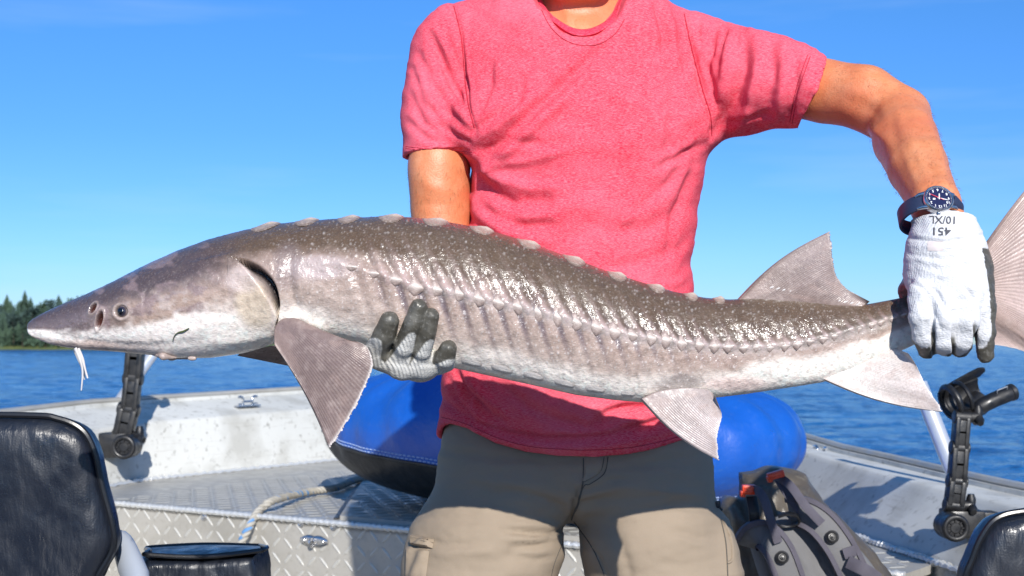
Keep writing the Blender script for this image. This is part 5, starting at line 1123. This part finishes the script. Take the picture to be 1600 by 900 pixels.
    for pts, r_ in (([(709, 10), (720, 55), (725, 110), (731, 160), (741, 200)], .0009), ([(1069, 22), (1082, 80), (1098, 140), (1110, 180), (1112, 212)], .0009), ([(634, 229), (680, 234), (738, 238)], .0005), ([(634, 232), (680, 237), (738, 241)], .0005), ([(1266, 88), (1248, 142), (1238, 192)], .0005), ([(1262, 86), (1244, 140), (1234, 190)], .0005), ([(690, 652), (727, 662), (774, 683), (825, 697), (880, 702), (926, 703), (965, 701), (999, 697), (1040, 688), (1068, 680)], .0005), ([(846, 16), (860, 42), (882, 62), (909, 71), (938, 68), (962, 52), (976, 30)], .0006)):
        line('stitched_seam', pts, r_, M_seam, .0003, bv, 60)
    # cargo pockets: flap and bellows pouch
    def pocket(flap, pouch, side_):
        mb = MB()
        for poly, lift, nm in ((pouch, .006, 'cargo_pocket'), (flap, .012, 'pocket_flap')):
            g = 14; A, B, C_, D = [np.array(p, float) for p in poly]; V = []
            for i in range(g):
                for j in range(g):
                    s, t_ = i / (g - 1), j / (g - 1); p = (A * (1 - s) + B * s) * (1 - t_) + (D * (1 - s) + C_ * s) * t_; e = min(s, 1 - s, t_, 1 - t_); V.append(onto(bt, p[0], p[1], lift * min(1, e * 9) + .0008 + .003 * math.sin(s * 9 + t_ * 4) * min(1, e * 5)))
            m_ = MB().add(V, [(i * g + j, (i + 1) * g + j, (i + 1) * g + j + 1, i * g + j + 1) for i in range(g - 1) for j in range(g - 1)]); m_.build(nm, M_pants, man)
    pocket([(649, 836), (679, 842), (676, 858), (643, 852)], [(638, 852), (672, 858), (664, 915), (633, 905)], -1)
    line('seam_stitch', [(648, 838), (678, 844)], .0006, M_stitch); line('seam_stitch', [(671, 860), (662, 885), (658, 910)], .0009, M_stitch); line('seam_stitch', [(646, 850), (675, 856)], .0006, M_stitch)
    line('seam_stitch', [(1126, 812), (1134, 850), (1137, 905)], .0009, M_stitch); line('pocket_edge', [(1128, 812), (1141, 840), (1144, 872), (1136, 880)], .0022, M_pants)
    c = onto(bt, 1119, 789, .003); MB().box(c, (.007, .004, .011), None, .0015).tube([c + [.002, -.002, -.004], c + [.006, -.003, -.009]], .0015, 6).build('zip_pull', M_plas, man)
    # boots
    for x0 in (P(738, 0, 1.99)[0], P(1085, 0, 1.99)[0]):
        g = Field((x0 - .08, 1.72, -.01), (x0 + .08, 2.12, .16), .006); g.cone((x0, 2.0, .06), (x0, 1.84, .045), .05, .042, .03); g.cone((x0, 2.01, .06), (x0, 2.0, .14), .048, .045, .03); g.f = np.maximum(g.f, .003 - g.ax[2][None, None, :]).astype(np.float32)
        vv, qq = g.mesh(); link('boot', mesh_np('boot', vv, qq), M_plas, man)
person()

# ------------------------------------------------------------------ gloves
KN = np.array([.66, .66, .67]); KN2 = np.array([.50, .49, .46]); NI = np.array([.070, .064, .050])
def frontY(px, py):
    c, n, s, th = spoint(px, py); return c, n
M_knit = mat('white_knit', (.6, .6, .6), .9, attr='Col', bump=[('wave', 250, .42, .0008, (1, .3, .1), 'X'), ('noise', 1, .8, .0016, (420, 420, 800)), ('noise', 60, .3, .002)], spec=.2)
M_nitr = mat('grey_nitrile', (.1, .1, .1), .5, attr='Col', noise=[(60, 4, .5, .7, (.17, .165, .145), .45), (300, 4, .56, .7, (.26, .25, .23), .35)], bump=[('noise', 300, .4, .0009), ('noise', 50, .4, .002)], spec=.5, rvar=(80, .3, .55))
M_knit2 = mat('grey_white_knit', (.6, .6, .6), .9, attr='Col', bump=[('wave', 150, .7, .0010, (1, .5, .55), 'DIAGONAL'), ('noise', 1, .7, .0014, (420, 420, 600))], spec=.2)
def two(m, q, kn, a, b):
    m.materials.clear(); m.materials.append(a); m.materials.append(b)
    fi = (kn[q].mean(1) < .5).astype(np.int32); m.polygons.foreach_set('material_index', fi)
def glove_tail():
    lo = np.minimum(P(1395, 590, 1.60), P(1395, 300, 1.36)); hi = np.maximum(P(1580, 300, 1.60), P(1580, 590, 1.60)); f = Field((lo[0], 1.40, P(0, 590, 1.46)[2]), (hi[0], 1.60, P(0, 312, 1.5)[2]), .0016)
    # cuff with rolled bands
    f.chain([P(1473, 322, 1.51), P(1474, 334, 1.505), P(1475, 362, 1.495)], [.0345, .0362, .0352], .004); f.chain([P(1476, 383, 1.49), P(1477, 402, 1.488)], [.0362, .0375], .008)
    f.chain([P(1475, 360, 1.495), P(1476, 384, 1.49)], [.0335, .034], .004)
    # hand
    f.chain([P(1477, 395, 1.488), P(1462, 430, 1.478), P(1460, 462, 1.466)], [.034, .030, .025], .022); f.chain([P(1480, 395, 1.488), P(1498, 430, 1.480), P(1512, 466, 1.468)], [.034, .032, .027], .022)
    f.cone(P(1478, 400, 1.484), P(1488, 455, 1.462), .032, .027, .025)
    Yb = 1.446
    fin_ = [([(1441, 458, Yb + .008), (1440, 495, Yb - .002), (1444, 528, Yb + .004), (1449, 547, Yb + .020)], [.0165, .0138, .0122, .0104]),
            ([(1474, 462, Yb + .002), (1473, 500, Yb - .008), (1474, 532, Yb - .002), (1478, 543, Yb + .016)], [.0165, .0142, .0122, .0108]),
            ([(1508, 462, Yb + .004), (1510, 500, Yb - .006), (1505, 532, Yb + .002), (1500, 545, Yb + .020)], [.0165, .0138, .0120, .0106]),
            ([(1530, 440, Yb + .018), (1537, 480, Yb + .006), (1539, 520, Yb + .008), (1540, 554, Yb + .016)], [.0160, .0130, .0112, .0095])]
    for pts, rs in fin_: f.chain([P(*p) for p in pts], rs, .0035)
    # thumb, behind the tail
    f.chain([P(1446, 425, 1.50), P(1428, 455, 1.522), P(1428, 492, 1.548), P(1444, 520, 1.556)], [.020, .0155, .0135, .012], .012)
    Xg = f.ax[0][:, None, None]; Zg = f.ax[2][None, None, :]; Yg = f.ax[1][None, :, None]
    zt_ = P(0, 330, 1.47)[2] - .25 * np.abs(Xg - P(1476, 0, 1.48)[0]) ** 1.3 - (Yg - 1.47) * .10
    f.f = np.maximum(f.f, Zg - zt_).astype(np.float32); f.cone(P(1473, 318, 1.512), P(1475, 352, 1.50), .0325, .031, .002, sub=True)
    v, q = f.mesh(); v = relax(v, q, 2, .5); n = vnorm(v, q); px, py = proj(v); fr = sm(.3, -.2, n[:, 1])
    S = [([(1418, 396), (1475, 405), (1540, 392)], 4, -.0022), ([(1424, 404), (1475, 414), (1532, 402)], 4, .0015), ([(1425, 442), (1445, 452), (1460, 490), (1470, 515)], 4, -.0035), ([(1440, 440), (1465, 460), (1490, 500)], 4, -.0025), ([(1432, 435), (1456, 456), (1478, 500)], 4, .002), ([(1500, 440), (1520, 465), (1524, 500)], 4, -.003), ([(1526, 410), (1535, 440), (1546, 500)], 3, -.0025),
         ([(1455, 478), (1458, 510), (1459, 556)], 3.2, -.006), ([(1489, 486), (1490, 520), (1490, 556)], 3.2, -.006), ([(1521, 476), (1524, 510), (1523, 556)], 3.2, -.006), ([(1425, 350), (1475, 354), (1524, 348)], 3, -.0006), ([(1410, 371), (1475, 378), (1535, 368)], 3.2, -.0034), ([(1415, 384), (1475, 388), (1535, 380)], 4, .0016), ([(1440, 420), (1470, 432), (1500, 428)], 5, .0015), ([(1430, 470), (1440, 500), (1442, 530)], 3, .001)]
    v = v + n * (strokes(px, py, S) * fr + (fbm(px / 12, py / 9, 5) - .5) * .0024 + (fbm(px / 4, py / 3, 6, 2) - .5) * .0005)[:, None]
    # nitrile dip: palm side, finger tips and right flank
    line = np.interp(px, [1415, 1425, 1440, 1452, 1462, 1474, 1488, 1500, 1512, 1522, 1530, 1541, 1552], [520, 528, 545, 540, 552, 556, 548, 556, 548, 530, 543, 540, 520]) + (fbm(px / 5, py * 0, 3) - .5) * 6
    tcol = sm(0, 2.5, py - line); depth = v[:, 1] - np.interp(py, [380, 420, 470, 560], [1.53, 1.505, 1.482, 1.462]); tcol = np.maximum(tcol, sm(0, .004, depth) * sm(385, 400, py))
    for gx0, gx1, gy in ((1457, 1459.5, 512), (1490, 1490, 520), (1523, 1524, 505)): tcol = np.maximum(tcol, sm(4.2, 2.2, np.abs(px - np.interp(py, [gy, 555], [gx0, gx1]))) * sm(gy - 4, gy + 12, py))  # coating on finger sides; its dark colour also paints shade between the fingers
    rt = (px > np.interp(py, [385, 420, 460, 520, 570], [1534, 1541, 1547, 1550, 1552])) * (py > 388); tcol = np.maximum(tcol, rt)
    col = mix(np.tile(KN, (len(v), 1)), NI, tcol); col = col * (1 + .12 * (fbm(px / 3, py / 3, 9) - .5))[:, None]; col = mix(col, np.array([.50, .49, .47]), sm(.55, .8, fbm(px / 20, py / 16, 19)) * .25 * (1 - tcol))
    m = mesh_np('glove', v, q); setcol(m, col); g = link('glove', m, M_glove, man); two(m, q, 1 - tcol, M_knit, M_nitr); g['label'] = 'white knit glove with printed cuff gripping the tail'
    bv = BVHTree.FromPolygons([Vector(a) for a in v], [tuple(map(int, a)) for a in q])
    def ont(a, b, lift): 
        d_ = (Vector(P(a, b, 3.0)) - Vector((0, 0, H))).normalized(); h = bv.ray_cast(Vector((0, 0, H)), d_); return np.array(h[0] - d_ * lift) if h[0] else P(a, b, 1.46)
    def text(s, cx, cy, hpx, wpx, rot, mt, name, lean=0):
        cu = bpy.data.curves.new(name, 'FONT'); cu.body = s; cu.size = 1; cu.align_x = 'CENTER'; cu.align_y = 'CENTER'; cu.resolution_u = 3; cu.offset = .012
        ob = bpy.data.objects.new(name, cu); sc.collection.objects.link(ob); dg = bpy.context.evaluated_depsgraph_get(); me = bpy.data.meshes.new_from_object(ob.evaluated_get(dg)); bpy.data.objects.remove(ob)
        bm = bmesh.new(); bm.from_mesh(me); bmesh.ops.triangulate(bm, faces=bm.faces[:]); bmesh.ops.subdivide_edges(bm, edges=[e for e in bm.edges if e.calc_length() > .12], cuts=1); bm.to_mesh(me); bm.free()
        co = np.array([v_.co[:2] for v_ in me.vertices]); c0 = (co.max(0) + co.min(0)) / 2; sz = co.max(0) - co.min(0); co = (co - c0) / sz
        out = []
        for x, y in co:
            X_ = x * wpx; Y_ = -y * hpx; a = rot; xx = X_ * math.cos(a) - Y_ * math.sin(a); yy = X_ * math.sin(a) + Y_ * math.cos(a); out.append(ont(cx + xx, cy + yy, .0007))
        me.vertices.foreach_set('co', np.array(out, np.float32).ravel()); me.update(); link(name, me, mt, man, smooth=False)
    text('10/XL', 1472, 343.5, 12, 40, math.pi + .03, M_ink, 'size_print'); text('451', 1472, 361.5, 12.5, 28, math.pi, M_ink, 'number_print')
    # rubbed-out print patch
    V = []; g_ = 10
    for i in range(g_):
        for j in range(g_): V.append(ont(1449 + 24 * i / 9, 377 + 15 * j / 9, .0005))
    MB().add(V, [(i * g_ + j, (i + 1) * g_ + j, (i + 1) * g_ + j + 1, i * g_ + j + 1) for i in range(g_ - 1) for j in range(g_ - 1)]).build('faded_print', M_inkp, man)
glove_tail()
def glove_belly():
    f = Field(P(555, 605, 1.40) + [0, -.02, -.02], P(730, 450, 1.68) + [.03, 0, .02], .0016)
    def fp(x, y, l): c, n = frontY(x, y); return c + n * l
    A = [fp(611, 496, .010), fp(603, 516, .011), fp(592, 536, .010), P(588, 556, 1.458), P(604, 566, 1.470)]
    B = [fp(655, 478, .009), fp(648, 500, .011), fp(636, 530, .012), P(626, 556, 1.452), P(634, 570, 1.466)]
    C = [fp(675, 491, .008), fp(670, 512, .010), fp(662, 538, .011), P(656, 560, 1.456), P(660, 570, 1.468)]
    D = [fp(702, 538, .008), fp(697, 550, .009), P(692, 562, 1.462), P(686, 567, 1.475)]
    f.chain(A, [.0108, .0128, .0132, .0130, .012], .002); f.chain(B, [.0098, .0112, .0118, .0122, .012], .002); f.chain(C, [.0088, .0098, .0104, .0110, .011], .002); f.chain(D, [.0100, .0118, .0125, .012], .002)
    # knuckle band and palm under the belly
    f.chain([P(596, 557, 1.460), P(627, 570, 1.456), P(660, 569, 1.457), P(694, 562, 1.465)], [.0125, .0145, .0145, .0115], .012)
    f.chain([P(615, 558, 1.51), P(640, 563, 1.52), P(685, 560, 1.52)], [.014, .016, .014], .015); f.chain([P(645, 562, 1.53), P(655, 556, 1.60), P(656, 550, 1.66)], [.020, .028, .033], .02); f.cone(P(620, 568, 1.54), P(610, 545, 1.585), .016, .013, .012)
    v, q = f.mesh(); v = relax(v, q, 2, .5); n = vnorm(v, q); px, py = proj(v)
    S = [([(640, 498), (632, 520), (622, 545)], 3, .0006), ([(600, 560), (625, 570), (650, 572)], 4, -.0012), ([(655, 568), (680, 570), (700, 562)], 3, -.0015), ([(628, 560), (638, 578)], 3, -.0012)]
    v = v + n * (strokes(px, py, S) + (fbm(px / 10, py / 8, 5) - .5) * .0018)[:, None]
    gap = np.zeros(len(v))
    # knit shows in tongues that run up the backs of the fingers
    kn = np.zeros(len(v))
    def tongue(poly): return sm(1.2, -1.2, poly2d(px, py, poly))
    for poly in ([(566, 534), (573, 528), (588, 528), (596, 533), (597, 545), (594, 560), (604, 570), (600, 590), (560, 590)], [(595, 575), (612, 555), (625, 538), (638, 522), (646, 519), (650, 524), (646, 545), (638, 572), (650, 600), (590, 600)], [(640, 570), (652, 552), (664, 536), (672, 530), (679, 532), (680, 545), (675, 566), (690, 600), (630, 600)], [(672, 573), (685, 568), (700, 562), (712, 561), (720, 570), (700, 610), (660, 610)], [(560, 572), (740, 572), (740, 640), (560, 640)]):
        kn = np.maximum(kn, tongue(poly))
    kn = np.maximum(kn, sm(1.52, 1.54, v[:, 1])); kn = np.where((v[:, 1] > 1.50) & (n[:, 2] > .2), 0, kn)
    col = mix(np.tile(NI * 1.0, (len(v), 1)) * (1 + .5 * (fbm(px / 9, py / 12, 3) - .5))[:, None], KN2, kn)
    m = mesh_np('glove', v, q); setcol(m, col); g = link('glove', m, M_glove2, man); two(m, q, kn, M_knit2, M_nitr); g['label'] = 'grey coated glove cupping the fish belly'
glove_belly()

# ------------------------------------------------------------------ watch
def watch():
    C = P(1467, 310, 1.472); ax = np.array([.03, -.90, .44]); ax /= np.linalg.norm(ax)      # dial faces the lens and a little up
    root = bpy.data.objects.new('watch', None); sc.collection.objects.link(root); root.parent = man; root.location = Vector([float(a) for a in C]) - man.location
    ux = np.cross([0, 0, 1.0], ax); ux = -ux / np.linalg.norm(ux); ux = ux if ux[0] > 0 else -ux; uz = np.cross(ux, ax); uz = uz if uz[2] > 0 else -uz
    # lathe
    def lathe(prof, n=56):
        V = []; 
        for r_, h_ in prof:
            for j in range(n): a = 2 * np.pi * j / n; V.append(C + ax * h_ + r_ * (ux * math.cos(a) + uz * math.sin(a)))
        return V, [(i * n + j, i * n + (j + 1) % n, (i + 1) * n + (j + 1) % n, (i + 1) * n + j) for i in range(len(prof) - 1) for j in range(n)] + [tuple(range(n)), tuple(range((len(prof) - 1) * n, len(prof) * n))]
    b = MB(); b.add(*lathe([(.013, -.010), (.0165, -.009), (.0175, -.005), (.0175, -.001), (.0168, .001), (.0158, .0018), (.0150, .0012), (.0148, .0002)]))
    for s in (-1, 1):
        for o_ in (-1, 1): b.tube([C + ux * s * .012 + uz * o_ * .009 - ax * .003, C + ux * s * .0195 + uz * o_ * .0085 - ax * .006, C + ux * s * .023 + uz * o_ * .008 - ax * .010], [.0028, .0025, .0018], 10)
    b.cyl(C - uz * .017 - ux * .002 - ax * .004, C - uz * .0205 - ux * .002 - ax * .004, .0025, 14)
    b.build('watch_case', M_steel, root)
    d = MB(); d.add(*lathe([(.0149, -.001), (.0149, .0004)])); d.build('dial', M_navy, root)
    # numerals stand upside down, as the arm hangs
    M4 = np.stack([-ux, -uz, ax], 1)
    def tx(s, x, y, sz):
        cu = bpy.data.curves.new('n', 'FONT'); cu.body = s; cu.size = sz; cu.align_x = 'CENTER'; cu.align_y = 'CENTER'; cu.resolution_u = 2; cu.offset = .00007
        ob = bpy.data.objects.new('n', cu); sc.collection.objects.link(ob); dg = bpy.context.evaluated_depsgraph_get(); me = bpy.data.meshes.new_from_object(ob.evaluated_get(dg)); bpy.data.objects.remove(ob)
        co = np.array([[v.co[0] + x, v.co[1] + y, .0006] for v in me.vertices]) @ M4.T + C; me.vertices.foreach_set('co', co.astype(np.float32).ravel()); me.update(); link('numeral', me, M_white, root, smooth=False)
    for h in range(1, 13): a = math.radians(90 - 30 * h); tx(str(h), .0112 * math.cos(a), .0112 * math.sin(a), .0046)
    m = MB()
    for k in range(60):
        a = k * math.pi / 30; r0, r1 = (.0138, .0147); dx, dy = math.cos(a), math.sin(a); f = lambda r_: C + M4 @ np.array([dx * r_, dy * r_, .0006]); m.tube([f(r0), f(r1)], .00012 if k % 5 else .0003, 4)
    m.build('minute_track', M_white, root)
    def hand(ang, L, wd, mt, z_, tail=.002):
        dx, dy = math.cos(ang), math.sin(ang); f = lambda r_: C + M4 @ np.array([dx * r_, dy * r_, z_]); MB().tube([f(-tail), f(0), f(L * .7), f(L)], [wd * .7, wd, wd, wd * .3], 6).build('watch_hand', mt, root)
    hand(math.radians(165), .0110, .0006, M_white, .0009); hand(math.radians(-100), .0065, .0008, M_white, .0011); hand(math.radians(-28), .0125, .0004, M_red, .0014, .006)
    MB().box(C + M4 @ np.array([0.006, 0.001, .0007]), (.0028, .0006, .0018), None, 0).build('date_window', M_white, root)
    # strap round the wrist
    wc = C - ax * .036 - ux * .0035; A = ux; Bv = ax; pts = []
    for a in np.linspace(math.radians(68), math.radians(-248), 60): pts.append(wc + A * (.0298 * math.cos(a)) + ax * (.0325 * math.sin(a)))
    pts = np.array(pts); off = C - ax * .007 - (wc + ax * .035); 
    pts = pts + off * .0; nr_ = pts - wc; nr_ /= np.linalg.norm(nr_, axis=1)[:, None]
    MB().ribbon(pts, .019, .0035, nr_).build('watch_strap', M_strapw, root)
    MB().tube(spl([C + ux * .020 - ax * .008 + uz * .004, C + ux * .027 - ax * .014 + uz * .0, C + ux * .032 - ax * .022 - uz * .002, C + ux * .034 - ax * .030 - uz * .004], 12), [.006, .0065, .0065, .0065, .0068, .0072, .0075, .0075, .0072, .007, .006, .004], 10, sq=(1, .45)).build('strap_keeper', M_strapw, root)
watch()
